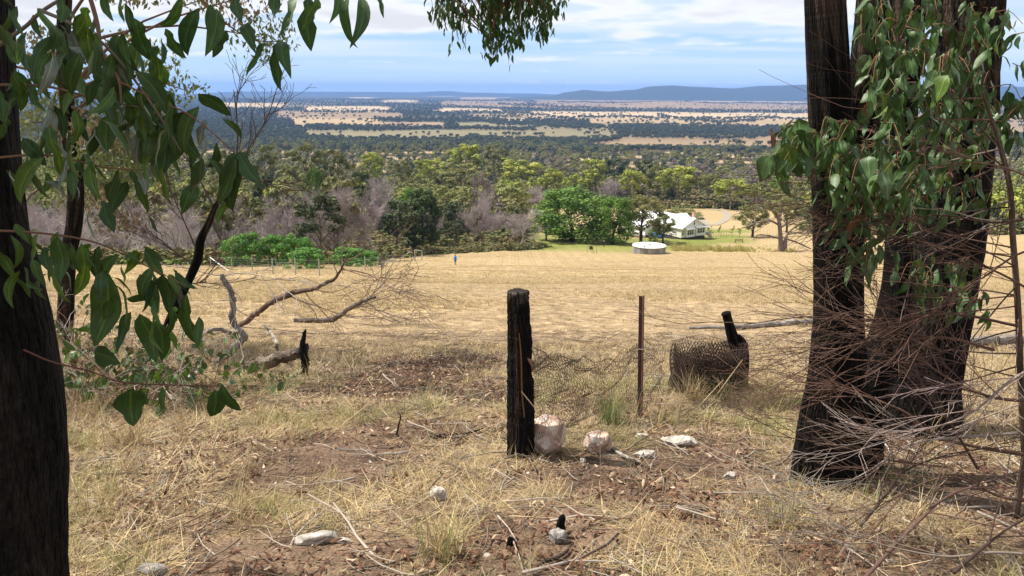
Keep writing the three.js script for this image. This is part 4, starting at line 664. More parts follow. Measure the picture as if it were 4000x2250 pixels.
// ---- left tree: dark trunk at the edge of the frame with leafy branches reaching into the view
seed(101);
{
  const foot = V(-1.63, groundY(-1.63, -2.05), -2.05);
  const t = base('gum_tree', 'dark-barked gum tree at the left edge with large leaves hanging into view', 'tree', null, foot);
  const s = new Soup(), c = [[-330, -1500, 2.05, 330], [-250, -700, 2.05, 350], [-205, -100, 2.05, 375], [-200, 200, 2.04, 400], [-196, 420, 2.03, 436], [-194, 560, 2.02, 466], [-190, 680, 2.02, 530], [-190, 800, 2.02, 590], [-190, 950, 2.02, 655], [-190, 1100, 2.02, 696], [-190, 1449, 2.02, 735], [-190, 1800, 2.02, 800], [-195, 2300, 2.04, 960]];
  const { pts, rad } = sightings(c, foot, 110);
  s.tube(pts, rad, 72, { uv: 5, bump: fissure(3, 0.07), paint: charPaint(3, () => 0.12) });
  mesh('trunk', s.geometry(), charMaterial, t);
  const branch = (list, tint = [0.2, 0.13, 0.09]) => { const b = new Soup(), q = sightings(list.map(([x, y, d, w]) => [x, y, d, w * 0.8]), foot, list.length * 4); b.tint = tint.map((v) => v * 0.62); b.tube(q.pts, q.rad, 6); const m = mesh('branch', b.geometry(), twigMaterial, t); m.userData.path = q.pts; return m; };
  const B = [
    branch([[-60, 150, 1.7, 16], [60, 70, 1.65, 13], [110, 25, 1.6, 12], [220, -40, 1.6, 10]], [0.26, 0.22, 0.18]),
    branch([[100, 25, 1.6, 12], [180, 60, 1.55, 10], [260, 110, 1.5, 9], [330, 190, 1.5, 8], [400, 290, 1.5, 7], [455, 380, 1.5, 5]], [0.24, 0.2, 0.16]),
    branch([[210, -60, 1.5, 14], [245, 60, 1.5, 13], [255, 130, 1.48, 12], [280, 170, 1.48, 11], [300, 205, 1.46, 9], [305, 260, 1.46, 5]], [0.27, 0.17, 0.12]),
    branch([[300, 205, 1.46, 6], [390, 250, 1.44, 5], [470, 285, 1.42, 5], [530, 330, 1.4, 4], [590, 385, 1.4, 4]], [0.28, 0.14, 0.08]),
    branch([[-60, 215, 1.9, 10], [100, 215, 1.9, 8], [230, 245, 1.85, 7], [350, 270, 1.8, 5]], [0.25, 0.15, 0.1]),
    branch([[420, -60, 1.6, 8], [520, 10, 1.58, 6], [570, 60, 1.56, 5], [640, 100, 1.55, 4], [700, 105, 1.55, 3]], [0.25, 0.15, 0.1]),
    branch([[640, -70, 1.5, 8], [740, -25, 1.5, 6], [860, -20, 1.5, 5], [960, -20, 1.5, 3]], [0.25, 0.15, 0.1]),
    branch([[-40, 580, 1.9, 9], [90, 585, 1.85, 7], [240, 610, 1.8, 6], [350, 660, 1.75, 5], [470, 720, 1.7, 3]], [0.27, 0.15, 0.1]),
    branch([[60, 880, 1.85, 7], [130, 910, 1.8, 6], [230, 935, 1.78, 6], [300, 960, 1.75, 5], [420, 968, 1.72, 4], [560, 972, 1.7, 3]], [0.2, 0.09, 0.07]),
    branch([[-40, 400, 1.7, 8], [120, 390, 1.68, 7], [260, 420, 1.65, 5], [410, 430, 1.62, 3]], [0.25, 0.15, 0.1]),
  ];
  // leaves seen one by one: branch, stalk x y, tip x y, distance, look
  const L = [
    [6, 745, -8, 705, 95, 0], [6, 775, -10, 785, 130, 1], [6, 880, -12, 905, 122, 0], [6, 910, -8, 872, 122, 1], [6, 950, -20, 965, 48, 0], [6, 690, -15, 688, 40, 1], [6, 840, -25, 822, 60, 0], [6, 800, -5, 760, 78, 2],
    [5, 612, 62, 642, 138, 1], [5, 668, 108, 618, 190, 0], [5, 702, 102, 712, 232, 0], [5, 708, 104, 736, 200, 1], [5, 570, 76, 535, 146, 1], [5, 545, 22, 512, 142, 0], [5, 500, 20, 478, 142, 1], [5, 460, -10, 396, 58, 2], [5, 530, 10, 560, 120, 0], [5, 590, -10, 610, 60, 1],
    [3, 498, 236, 582, 292, 0], [3, 560, 298, 602, 350, 0], [3, 590, 382, 543, 512, 0], [3, 604, 380, 592, 532, 1], [3, 600, 385, 662, 470, 1], [3, 575, 388, 556, 505, 4], [3, 545, 358, 508, 418, 1], [3, 500, 268, 474, 392, 0], [3, 520, 300, 505, 370, 4], [3, 480, 280, 440, 330, 1],
    [1, 405, 282, 365, 424, 0], [1, 425, 284, 405, 442, 1], [1, 395, 290, 440, 400, 0], [1, 408, 420, 422, 504, 3], [1, 330, 195, 250, 290, 1], [1, 350, 215, 380, 300, 0], [1, 300, 150, 260, 240, 2], [1, 430, 350, 470, 380, 0],
    [7, 95, 588, 82, 656, 3], [7, 145, 596, 150, 715, 0], [7, 205, 612, 178, 745, 3], [7, 250, 618, 245, 700, 1], [7, 275, 690, 238, 872, 0], [7, 318, 640, 352, 662, 0], [7, 362, 620, 416, 652, 1], [7, 300, 640, 268, 720, 0], [7, 352, 690, 398, 790, 0], [7, 440, 684, 500, 724, 1], [7, 470, 738, 502, 868, 0], [7, 452, 720, 468, 800, 4], [7, 318, 752, 392, 752, 0], [7, 330, 785, 300, 892, 1], [7, 352, 790, 392, 912, 0], [7, 392, 805, 402, 908, 0], [7, 430, 832, 444, 880, 3], [7, 410, 690, 425, 790, 1], [7, 385, 670, 360, 760, 0], [7, 180, 620, 205, 690, 0], [7, 425, 690, 450, 745, 2],
    [8, 238, 884, 304, 912, 1, 1.6], [8, 330, 978, 338, 1072, 0, 1.4], [8, 352, 978, 372, 1020, 0], [8, 418, 978, 414, 1030, 2], [8, 540, 980, 528, 1048, 0, 1.2], [8, 560, 966, 612, 1032, 0],
    [9, 110, 395, 60, 520, 3], [9, 70, 392, 130, 500, 2], [9, 200, 405, 190, 500, 0], [9, 235, 410, 262, 505, 3], [9, 300, 425, 285, 520, 0], [9, 330, 425, 352, 500, 1], [9, 170, 400, 152, 478, 4],
  ];
  for (const [b, x0, y0, x1, y1, m, wide = 1] of L) {
    const D = B[b].userData.path ? 1.55 : 1.6, d0 = b === 7 || b === 8 ? 1.74 : b === 4 ? 1.85 : b === 9 ? 1.66 : b === 3 ? 1.43 : 1.54, p = at(x0, y0, d0).sub(foot), q = at(x1, y1, d0 + rr(-0.05, 0.05)).sub(foot), v = q.clone().sub(p);
    const face = rr(-0.7, 0.7); leaf(B[b], p, v, v.length(), NEARLEAF[m], b === 8 ? ROUNDLEAVES : LEAVES, face, wide * 0.88);
  }
  // the mass of leaves in the corner
  for (let i = 0; i < 190; i++) {
    const b = pick([0, 1, 1, 2, 2, 4, 4, 4, 9, 9]), path = B[b].userData.path, k = path[Math.floor(rnd() * path.length)], p = k.clone().add(V(gauss() * 0.09, gauss() * 0.07, gauss() * 0.09));
    leaf(B[b], p, leafDown(0.55), rr(0.05, 0.092), NEARLEAF[rnd() < 0.14 ? 4 : rnd() < 0.2 ? 3 : Math.floor(rnd() * 3)], LEAVES, rnd() * 6.3);
  }
  for (let i = 0; i < 34; i++) { const path = B[7].userData.path, k = path[Math.floor(rr(0.12, 1) * (path.length - 1))]; leaf(B[7], k.clone().add(V(gauss() * 0.06, rr(-0.12, 0.02), gauss() * 0.06)), leafDown(0.5), rr(0.06, 0.10), NEARLEAF[rnd() < 0.2 ? 3 : Math.floor(rnd() * 3)], LEAVES, rnd() * 6.3, 0.9); }
  for (const b of B) delete b.userData.path;
  // the crown above, out of the frame, that shades them
  const cr = new Soup(), cl = [], limbs = new Soup(); limbs.tint = [0.07, 0.06, 0.055];
  const head = pts[0].clone();
  for (let i = 0; i < 26; i++) { const e = V(rr(-5.0, -2.3), rr(3.3, 5.2), rr(-4.4, -0.8)).sub(foot); const c2 = curve([head, head.clone().lerp(e, 0.5).add(V(0, 0.4, 0)), e], 5); limbs.tube(c2, c2.map((_, k) => lerp(0.06, 0.012, k / 5)), 5); cl.push({ p: e, r: rr(0.4, 0.75) }); }
  foliage(cr, cl, { count: 5200, size: 0.13, palette: [[0.10, 0.19, 0.06], [0.085, 0.16, 0.06], [0.13, 0.22, 0.06]], droop: 0.9, around: false, wide: [0.35, 0.6] });
  mesh('limbs', limbs.geometry(), twigMaterial, t); tag(mesh('crown', cr.geometry(), leafMaterial, t), null, null, null, 'stuff');
}
// ---- slender gum farther left, with its small-leaved crown above the view
seed(131);
{
  const foot = hit(160, 868), D = -foot.z, t = base('gum_tree', 'slender burnt gum with bare stem behind the hanging leaves', 'tree', null, foot);
  const s = new Soup(), { pts, rad } = sightings([[160, 880, D, 46], [165, 800, D, 40], [172, 650, D, 39], [188, 560, D, 39], [190, 470, D, 40], [180, 380, D, 37], [168, 250, D, 34], [160, 100, D, 31], [175, -150, D, 26], [200, -500, D, 20], [230, -800, D, 12]], foot, 80);
  s.tube(pts, rad, 28, { uv: 3, bump: fissure(9, 0.10), paint: charPaint(9, (f) => 0.9) }); mesh('trunk', s.geometry(), charMaterial, t);
  const l = new Soup(), cl = [], br = new Soup(); br.tint = [0.14, 0.1, 0.08];
  for (let i = 0; i < 44; i++) {
    const f = i < 20 ? rr(0.42, 0.62) : rr(0.6, 1), q = pts[Math.floor(f * 80)], a = rnd() * 6.3, R = i < 20 ? rr(0.5, 1.9) : rr(0.8, 2.8), e = q.clone().add(V(Math.min(Math.cos(a) * R, i < 20 ? 0.9 : 2.8), i < 20 ? rr(-0.9, 0.7) : rr(-0.3, 1.6), Math.sin(a) * R)), c2 = curve([q, q.clone().lerp(e, 0.5).add(V(0, 0.25, 0)), e], 5);
    br.tube(c2, c2.map((_, k) => lerp(0.03, 0.006, k / 5)), 4); cl.push({ p: e, r: rr(0.32, 0.7) });
  }
  foliage(l, cl, { count: 9500, size: 0.10, palette: [[0.14, 0.175, 0.065], [0.115, 0.15, 0.06], [0.17, 0.19, 0.075], [0.2, 0.15, 0.09]], droop: 1.0, around: false, wide: [0.3, 0.5] });
  mesh('branches', br.geometry(), twigMaterial, t); tag(mesh('crown', l.geometry(), leafMaterial, t), null, null, null, 'stuff');
}
// ---- burnt gums at the right
seed(151);
function burntTree(label, foot, stems) {
  const t = base('burnt_gum_tree', label, 'tree', null, foot);
  stems.forEach((c, i) => { const s = new Soup(), { pts, rad } = sightings(c, foot, 120); s.tube(pts, rad, 80, { uv: 4, bump: fissure(20 + i * 5, 0.125), paint: charPaint(20 + i * 5, (f) => sstep(f, 0.45, 0.75) * 0.85 + 0.10) }); mesh('trunk', s.geometry(), charMaterial, t); });
  return t;
}
const footA = hit(2085, 1215), DA = -footA.z;
const treeA = burntTree('burnt black gum with fused twin stems, nearest at the right', footA, [
  [[2068, 1250, DA, 196], [2072, 1180, DA, 176], [2080, 1050, DA, 150], [2096, 930, DA, 126], [2104, 800, DA, 112], [2100, 650, DA, 108], [2095, 480, DA, 106], [2090, 300, DA, 104], [2082, 120, DA, 98], [2074, -60, DA, 94], [2060, -400, DA, 84], [2030, -1000, DA, 60]],
  [[2120, 1240, DA + 0.1, 120], [2130, 1100, DA + 0.1, 118], [2136, 950, DA + 0.1, 96], [2134, 800, DA + 0.1, 80], [2134, 620, DA + 0.08, 78], [2150, 450, DA + 0.08, 90], [2175, 280, DA + 0.1, 92], [2190, 120, DA + 0.12, 88], [2205, -60, DA + 0.15, 82], [2240, -600, DA + 0.3, 60]],
]);
const footC = hit(2150, 1160), DC = DA + 0.35;
const footD = hit(2310, 1080), DD = -footD.z;
const treeD = burntTree('thick burnt black gum behind the twin stems, leaning right', footD, [
  [[2290, 1120, DD, 262], [2300, 1060, DD, 236], [2315, 960, DD, 206], [2345, 820, DD, 190], [2372, 680, DD, 184], [2395, 520, DD, 178], [2410, 350, DD, 166], [2425, 150, DD, 158], [2440, -60, DD, 150], [2480, -600, DD, 110]],
  [[2150, 1170, DC, 150], [2165, 1060, DC, 128], [2200, 940, DC, 108], [2238, 820, DC + 0.1, 86], [2258, 680, DC + 0.2, 72], [2260, 520, DC + 0.3, 64], [2264, 380, DC + 0.35, 72], [2270, 200, DC + 0.4, 80], [2290, -60, DC + 0.5, 84], [2340, -700, DC + 0.7, 60]],
]);
function sprays(tree, foot, n, region, D0, D1, size, maxLeaves, twigTint) {
  let count = 0; const more = [];
  for (let i = 0; i < n; i++) {
    const [x, y, dx, dy, w] = region(i), D = rr(D0, D1), p = at(x, y, D).sub(foot), q = at(x + dx, y + dy, D - rr(0, 0.25)).sub(foot), s = new Soup(), mid = p.clone().lerp(q, 0.5).add(V(gauss() * 0.03, 0.05, gauss() * 0.03)), c = curve([p, mid, q], 6);
    s.tint = tone(twigTint, 0.2); s.tube(c, c.map((_, k) => lerp(0.0034, 0.0014, k / 6)), 4); const b = mesh('twig', s.geometry(), twigMaterial, tree), m = Math.round(rr(0.7, 1.3) * w);
    for (let k = 0; k < m; k++) { const pt = c[Math.min(6, 1 + Math.floor(rnd() * 6))].clone().add(V(gauss() * 0.035, gauss() * 0.03, gauss() * 0.035)), L = rr(0.6, 1.15) * size;
      if (count++ >= maxLeaves) { const m = new THREE.Matrix4().compose(pt, new THREE.Quaternion().setFromUnitVectors(Yax, leafDown(0.6).normalize()).multiply(new THREE.Quaternion().setFromAxisAngle(Yax, rnd() * 6.3)), V(L, L, L)); more.push(pick(LEAVES).clone().applyMatrix4(m)); } else leaf(b, pt, leafDown(0.6), L, rnd() < 0.03 ? BROWNLEAF : pick(GREYLEAF), rnd() < 0.3 ? ROUNDLEAVES : LEAVES, rnd() * 6.3, rr(0.95, 1.25)); }
  }
  if (more.length) tag(mesh('foliage', mergeGeometries(more), GREYLEAF[2], tree), null, null, null, 'stuff');
}
// leafy regrowth on the trunks: dense above, thinning downward
const inRegion = (list) => () => { const r = list[Math.floor(rnd() * list.length)]; return [rr(r[0], r[2]), rr(r[1], r[3]), rr(r[4], r[5]), rr(r[6], r[7]), r[8]]; };
sprays(treeA, footA, 140, inRegion([[2150, -20, 2330, 140, -80, 60, 30, 110, 5], [2200, 100, 2420, 300, -90, 60, 20, 90, 6], [2080, 300, 2200, 400, -90, -20, 30, 90, 5], [2010, 320, 2060, 370, -70, -20, 20, 70, 6], [2180, 380, 2330, 520, -80, 60, 10, 70, 5], [2120, 470, 2260, 640, -60, 40, 20, 60, 3.2], [2150, 230, 2300, 420, -90, 50, 20, 80, 6]]), DA - 0.95, DA - 0.3, 0.118, 295, [0.2, 0.105, 0.065]);
sprays(treeD, footD, 112, inRegion([[2300, -20, 2560, 160, -60, 80, 20, 100, 5], [2330, 150, 2560, 330, -60, 80, 20, 90, 5], [2300, 300, 2520, 470, -70, 60, 20, 90, 4.5], [2300, 620, 2460, 760, -60, 60, 20, 60, 3]]), DD - 1.7, DD - 0.6, 0.125, 185, [0.2, 0.105, 0.065]);
const restLeaves = [];
// the limb that arches over and hangs into the top of the view
{
  const s = new Soup(), D = 8.2; s.tint = [0.32, 0.17, 0.10];
  const q = sightings([[2440, -500, DD, 60], [2100, -760, 7, 46], [1700, -520, 8, 36], [1450, -200, D, 26], [1300, -30, D, 16], [1240, 60, D, 8], [1225, 110, D, 3]], footD, 40); s.tube(q.pts, q.rad, 8); const b = mesh('limb', s.geometry(), barkMaterial, treeD);
  const k = new Soup(); k.tint = [0.14, 0.085, 0.055]; let n = 0; const rest = new Soup();
  for (let i = 0; i < 62; i++) {
    const x0 = rr(1078, 1412), y0 = rr(-90, 30), f = (x0 - 1090) / 310, drop = (i < 34 ? rr(0.55, 1) : 1) * lerp(70, 150, Math.sin(f * 3.1)) * (0.6 + 0.4 * noise(x0 * 0.02, 3)), p = at(x0, y0, D + gauss() * 0.3).sub(footD), e = at(x0 + gauss() * 14, Math.max(20, y0 + drop), D + gauss() * 0.3).sub(footD), c = curve([q.pts[Math.round(lerp(38, 27, clamp(f, 0, 1)))], p, e], 8); k.tube(c, c.map((_, j) => lerp(0.006, 0.002, j / 8)), 4);
    for (let j = 0; j < 22; j++) { const pt = c[3 + Math.floor(rnd() * 6)].clone().add(V(gauss() * 0.06, gauss() * 0.05, gauss() * 0.06)); if (n++ < 110) leaf(b, pt, leafDown(0.35), rr(0.07, 0.11), pick(NEARLEAF.slice(0, 3)), LEAVES, rnd() * 6.3, 0.9); else { const g = pick(LEAVES), m = new THREE.Matrix4().compose(pt, new THREE.Quaternion().setFromUnitVectors(Yax, leafDown(0.35).normalize()).multiply(new THREE.Quaternion().setFromAxisAngle(Yax, rnd() * 6.3)), V(0.085, 0.095, 0.095)); restLeaves.push(g.clone().applyMatrix4(m)); } }
  }
  mesh('twigs', k.geometry(), twigMaterial, treeD); tag(mesh('foliage', mergeGeometries(restLeaves), NEARLEAF[0], treeD), null, null, null, 'stuff');
}
// ---------------------------------------------------------------- grass, litter, twigs: what nobody could count
seed(201);
const strawMaterial = new THREE.MeshPhysicalMaterial({ vertexColors: true, roughness: 0.85, specularIntensity: 0.3, side: THREE.DoubleSide, transmission: 0.2, thickness: 0 });
function blade(s, p, az, length, lean, width, droop, tint) {
  const n = 4, side = V(-Math.sin(az), 0, Math.cos(az)), out = V(Math.cos(az), 0, Math.sin(az)); s.tint = tint; const k = s.n, q = p.clone(); let a = lean;
  for (let i = 0; i <= n; i++) { const w = width * (1 - i / n * 0.85) * 0.5; s.vert(q.x - side.x * w, q.y, q.z - side.z * w); s.vert(q.x + side.x * w, q.y, q.z + side.z * w); q.addScaledVector(out, Math.sin(a) * length / n); q.y += Math.cos(a) * length / n; a += droop / n; }
  for (let i = 0; i < n; i++) { const b = k + i * 2; s.i.push(b, b + 1, b + 2, b + 2, b + 1, b + 3); }
}
function tuft({ blades, length, lean, droop, width, spread, tints }) { const s = new Soup(); for (let i = 0; i < blades; i++) blade(s, V(gauss() * spread, -0.01, gauss() * spread), rnd() * 6.3, rr(...length), rr(...lean), width * rr(0.7, 1.3), rr(...droop), tone(pick(tints), 0.16)); return s.geometry(); }
const DRY = [[0.52, 0.40, 0.21], [0.45, 0.335, 0.17], [0.58, 0.47, 0.28], [0.34, 0.245, 0.13], [0.28, 0.21, 0.13]], GRN = [[0.24, 0.28, 0.09], [0.3, 0.32, 0.12], [0.4, 0.37, 0.17]], GREY = [[0.40, 0.34, 0.25], [0.33, 0.27, 0.2], [0.46, 0.38, 0.27]];
const TUFT = {
  near: [0, 1, 2].map(() => tuft({ blades: 15, length: [0.07, 0.26], lean: [0.15, 1.35], droop: [0.2, 1.5], width: 0.0042, spread: 0.045, tints: DRY })),
  lying: [0, 1].map(() => tuft({ blades: 13, length: [0.10, 0.28], lean: [1.25, 1.6], droop: [-0.1, 0.35], width: 0.0045, spread: 0.07, tints: [...DRY, ...GREY] })),
  green: [0, 1].map(() => tuft({ blades: 17, length: [0.09, 0.27], lean: [0.05, 0.9], droop: [0.1, 1.0], width: 0.0042, spread: 0.035, tints: [...GRN, [0.5, 0.42, 0.22]] })),
  tall: [0, 1].map(() => tuft({ blades: 12, length: [0.25, 0.60], lean: [0.05, 0.7], droop: [0.2, 1.3], width: 0.0045, spread: 0.05, tints: DRY })),
  field: [0, 1].map(() => tuft({ blades: 13, length: [0.07, 0.22], lean: [0.2, 1.4], droop: [0.1, 1.1], width: 0.016, spread: 0.10, tints: [[0.46, 0.36, 0.205], [0.42, 0.325, 0.185], [0.35, 0.27, 0.165]] })),
  far: [0].map(() => tuft({ blades: 16, length: [0.06, 0.20], lean: [0.4, 1.4], droop: [0.1, 1.0], width: 0.034, spread: 0.34, tints: [[0.45, 0.35, 0.20], [0.42, 0.32, 0.18], [0.38, 0.29, 0.17]] })),
};
function scatter(name, label, category, geometries, material, spots) {
  geometries.forEach((g, v) => {
    const list = spots.filter((_, i) => i % geometries.length === v); if (!list.length) return;
    const im = new THREE.InstancedMesh(g, material, list.length), M = new THREE.Matrix4(), Q = new THREE.Quaternion(), E = new THREE.Euler();
    list.forEach((t, i) => { E.set(t.rx ?? 0, t.ry ?? rnd() * 6.3, t.rz ?? 0); M.compose(t.p ?? onGround(t.x, t.z, t.dy ?? 0), Q.setFromEuler(E), V(t.s * (t.w ?? 1), t.s, t.s * (t.w ?? 1))); im.setMatrixAt(i, M); if (t.c) im.setColorAt(i, new THREE.Color(...t.c)); });
    im.name = numbered(name); tag(im, label, category, null, 'stuff'); im.castShadow = im.receiveShadow = true; scene.add(im);
  });
}
function spread(D0, D1, perM2, f, half = 0.74) {                                  // points over the slope ahead
  const out = []; for (let D = D0; D < D1;) { const dD = Math.max(0.1, D * 0.03), w = 2 * (half * D + 0.4), n = w * dD * (typeof perM2 === 'function' ? perM2(D) : perM2); for (let i = 0, m = Math.floor(n) + (rnd() < n % 1 ? 1 : 0); i < m; i++) { const x = rr(-w / 2, w / 2), z = -(D + rnd() * dD), o = f(x, z, -z); if (o) out.push({ x, z, ...o }); } D += dD; } return out;
}
const bareness = (x, z) => Math.min(1, Math.max(dirtAt(x, z) * 1.45, litterAt(x, z) * 1.1));
const patch = (x, z) => fbm(x * 0.8 + 30, z * 0.8 + 12, 3);
const shade = (k) => { const v = rr(1 - k, 1 + k); return [v, v * rr(0.97, 1.02), v * rr(0.92, 1.02)]; };
const ROCKSPOTS = [[1375, 1142, 88], [1504, 1140, 58], [1710, 1122, 96], [1616, 1104, 34], [1626, 1152, 60], [1104, 1258, 46], [1467, 1168, 18], [795, 1368, 118], [862, 1366, 44], [1405, 1366, 52], [1838, 1206, 36], [1560, 1150, 50], [1412, 1350, 30], [895, 1136, 90]].map(([x, y, w]) => { const p = hit(x, y); return [p.x, p.z, span(w, -p.z) * 0.62]; });
const onRock = (x, z) => ROCKSPOTS.some(([a, b, r]) => Math.abs(x - a) < r && z > b - r * 1.2 && z < b + r * 0.9 + 0.12);
scatter('grass', 'fine dry grass tufts over the foreground slope', 'grass', TUFT.near, strawMaterial, spread(2.0, 9.5, (D) => (D < 5 ? 170 : 130), (x, z, D) => { const b = bareness(x, z); if (onRock(x, z) || rnd() < b * 0.93 || rnd() > sstep(patch(x, z), 0.42, 0.62) * 0.94 + 0.06) return null; return { s: rr(0.35, 0.95) * (1 - b * 0.4), c: shade(0.22), rx: gauss() * 0.2, rz: gauss() * 0.2 }; }));
scatter('straw', 'fallen straw and flattened grass on the foreground slope', 'straw', TUFT.lying, strawMaterial, spread(2.0, 11, (D) => (D < 5 ? 120 : 100), (x, z) => { const b = bareness(x, z); if (onRock(x, z) || rnd() < b * 0.93 || rnd() > sstep(patch(x + 9, z), 0.3, 0.55) + 0.2) return null; return { s: rr(0.5, 1.1), dy: 0.012, c: shade(0.25) }; }));
scatter('grass', 'green-tinged grass tufts in the foreground', 'grass', TUFT.green, strawMaterial, spread(2.0, 8.5, 90, (x, z) => { if (onRock(x, z) || rnd() < bareness(x, z) * 0.95 || fbm(x * 1.1 + 90, z * 1.1, 3) < 0.53) return null; return { s: rr(0.5, 1.05), c: shade(0.2) }; }));
scatter('grass', 'taller dry grass standing about the fence line', 'grass', TUFT.tall, strawMaterial, spread(3.2, 11, 26, (x, z, D) => { const f = Math.exp(-Math.pow((D - 6.8 + x * 0.05) / 1.2, 2)) * sstep(x, 0.3, 1.2) + 0.9 * Math.exp(-Math.pow((x + 0.62 * D) / 1.0, 2)) + 0.10; if (onRock(x, z) || rnd() > f || rnd() < bareness(x, z)) return null; return { s: rr(0.45, 0.95), c: shade(0.2) }; }));
scatter('grass', 'short dry pasture grass on the nearer paddock', 'grass', TUFT.field, strawMaterial, spread(8.5, 42, (D) => clamp(900 / D, 18, 60), (x, z, D) => { if (woodAt(x, z) > 0.4) return null; const k = sstep(fbm(x * 0.11 + 40, z * 0.2 + 13, 4), 0.44, 0.6); if (rnd() < Math.max(k * 0.72, litterAt(x, z) * 0.95)) return null; return { s: rr(0.45, 1.0) * (1 - k * 0.35), c: shade(0.16) }; }));
scatter('grass', 'dry pasture grass over the far paddock', 'grass', TUFT.far, strawMaterial, spread(40, 200, (D) => clamp(340 / D, 1.8, 8), (x, z) => { if (woodAt(x, z) > 0.5 || lawnAt(x, z) > 0.5) return null; if (rnd() < sstep(fbm(x * 0.04 + 4, z * 0.08 + 13, 3), 0.48, 0.62) * 0.6) return null; return { s: rr(0.5, 1.1), c: shade(0.14) }; }));
// leaf litter: curled brown leaves
const dryLeaf = (bend, curl) => { const g = leafShape(bend, 0.26, 0, curl); g.rotateX(Math.PI / 2); g.setAttribute('color', new THREE.Float32BufferAttribute(new Float32Array(g.attributes.position.count * 3).fill(1), 3)); return g; };
const litterMaterial = new THREE.MeshPhysicalMaterial({ vertexColors: true, roughness: 0.8, specularIntensity: 0.35, side: THREE.DoubleSide });
const brownTone = () => { const v = rr(0.6, 1.35), k = rnd(); return k < 0.66 ? [0.125 * v, 0.062 * v, 0.037 * v] : k < 0.88 ? [0.22 * v, 0.135 * v, 0.085 * v] : [0.42 * v, 0.32 * v, 0.22 * v]; };
scatter('leaf_litter', 'fallen curled brown gum leaves on the foreground earth', 'leaf litter', [dryLeaf(0.3, 0.22), dryLeaf(-0.2, 0.35), dryLeaf(0.1, -0.2)], litterMaterial, spread(2.0, 11, (D) => (D < 5 ? 800 : 560), (x, z, D) => { const b = Math.max(dirtAt(x, z) * 0.75 * sstep(noise(x * 2.2, z * 2.2 + 40), 0.35, 0.6), litterAt(x, z)), n = sstep(fbm(x * 1.3 + 5, z * 1.3 + 77, 3), 0.47, 0.66); if (rnd() > Math.max(b, n * 0.95 * (1 - sstep(D, 7, 10))) * 0.85 + 0.06) return null; return { s: rr(0.038, 0.08), dy: rr(0.010, 0.03), rx: gauss() * 0.5, rz: gauss() * 0.5, c: brownTone() }; }));
const twigGeo = [0, 1, 2].map(() => { const s = new Soup(); limb(s, V(-0.5, 0, 0), V(1, 0, 0), 1, 0.016, { steps: 5, wander: 0.18, levels: 1, kids: [0.4], spread: [0.4, 0.9], shrink: [0.25, 0.45], minRadius: 0.004, floor: () => 0 }); return s.geometry(); });
scatter('twig_litter', 'small fallen twigs scattered on the foreground slope', 'twigs', twigGeo, new THREE.MeshStandardMaterial({ vertexColors: true, roughness: 0.95 }), spread(2.0, 14, 42, (x, z) => { const v = rr(0.5, 1.2), k = rnd() < 0.3; return { s: rr(0.08, 0.4) * (rnd() < 0.1 ? 1.6 : 1), dy: 0.012, rz: gauss() * 0.08, c: k ? [0.42 * v, 0.36 * v, 0.3 * v] : [0.2 * v, 0.14 * v, 0.1 * v] }; }));
scatter('pebble_litter', 'small stones and clods on the bare earth', 'pebbles', [new THREE.IcosahedronGeometry(1, 1), new THREE.DodecahedronGeometry(1, 0)].map((g) => { g.setAttribute('color', new THREE.Float32BufferAttribute(new Float32Array(g.attributes.position.count * 3).fill(1), 3)); g.scale(1, 0.6, 0.8); return g; }), new THREE.MeshStandardMaterial({ vertexColors: true, roughness: 1, flatShading: true }), spread(2.0, 8, 130, (x, z) => { if (rnd() > dirtAt(x, z) * 0.9 + 0.05) return null; const v = rr(0.6, 1.3); return { s: rr(0.003, 0.012) * (rnd() < 0.04 ? 2 : 1), dy: 0.001, rx: rnd(), c: rnd() < 0.1 ? [0.5 * v, 0.44 * v, 0.38 * v] : [0.2 * v, 0.135 * v, 0.095 * v] }; }));
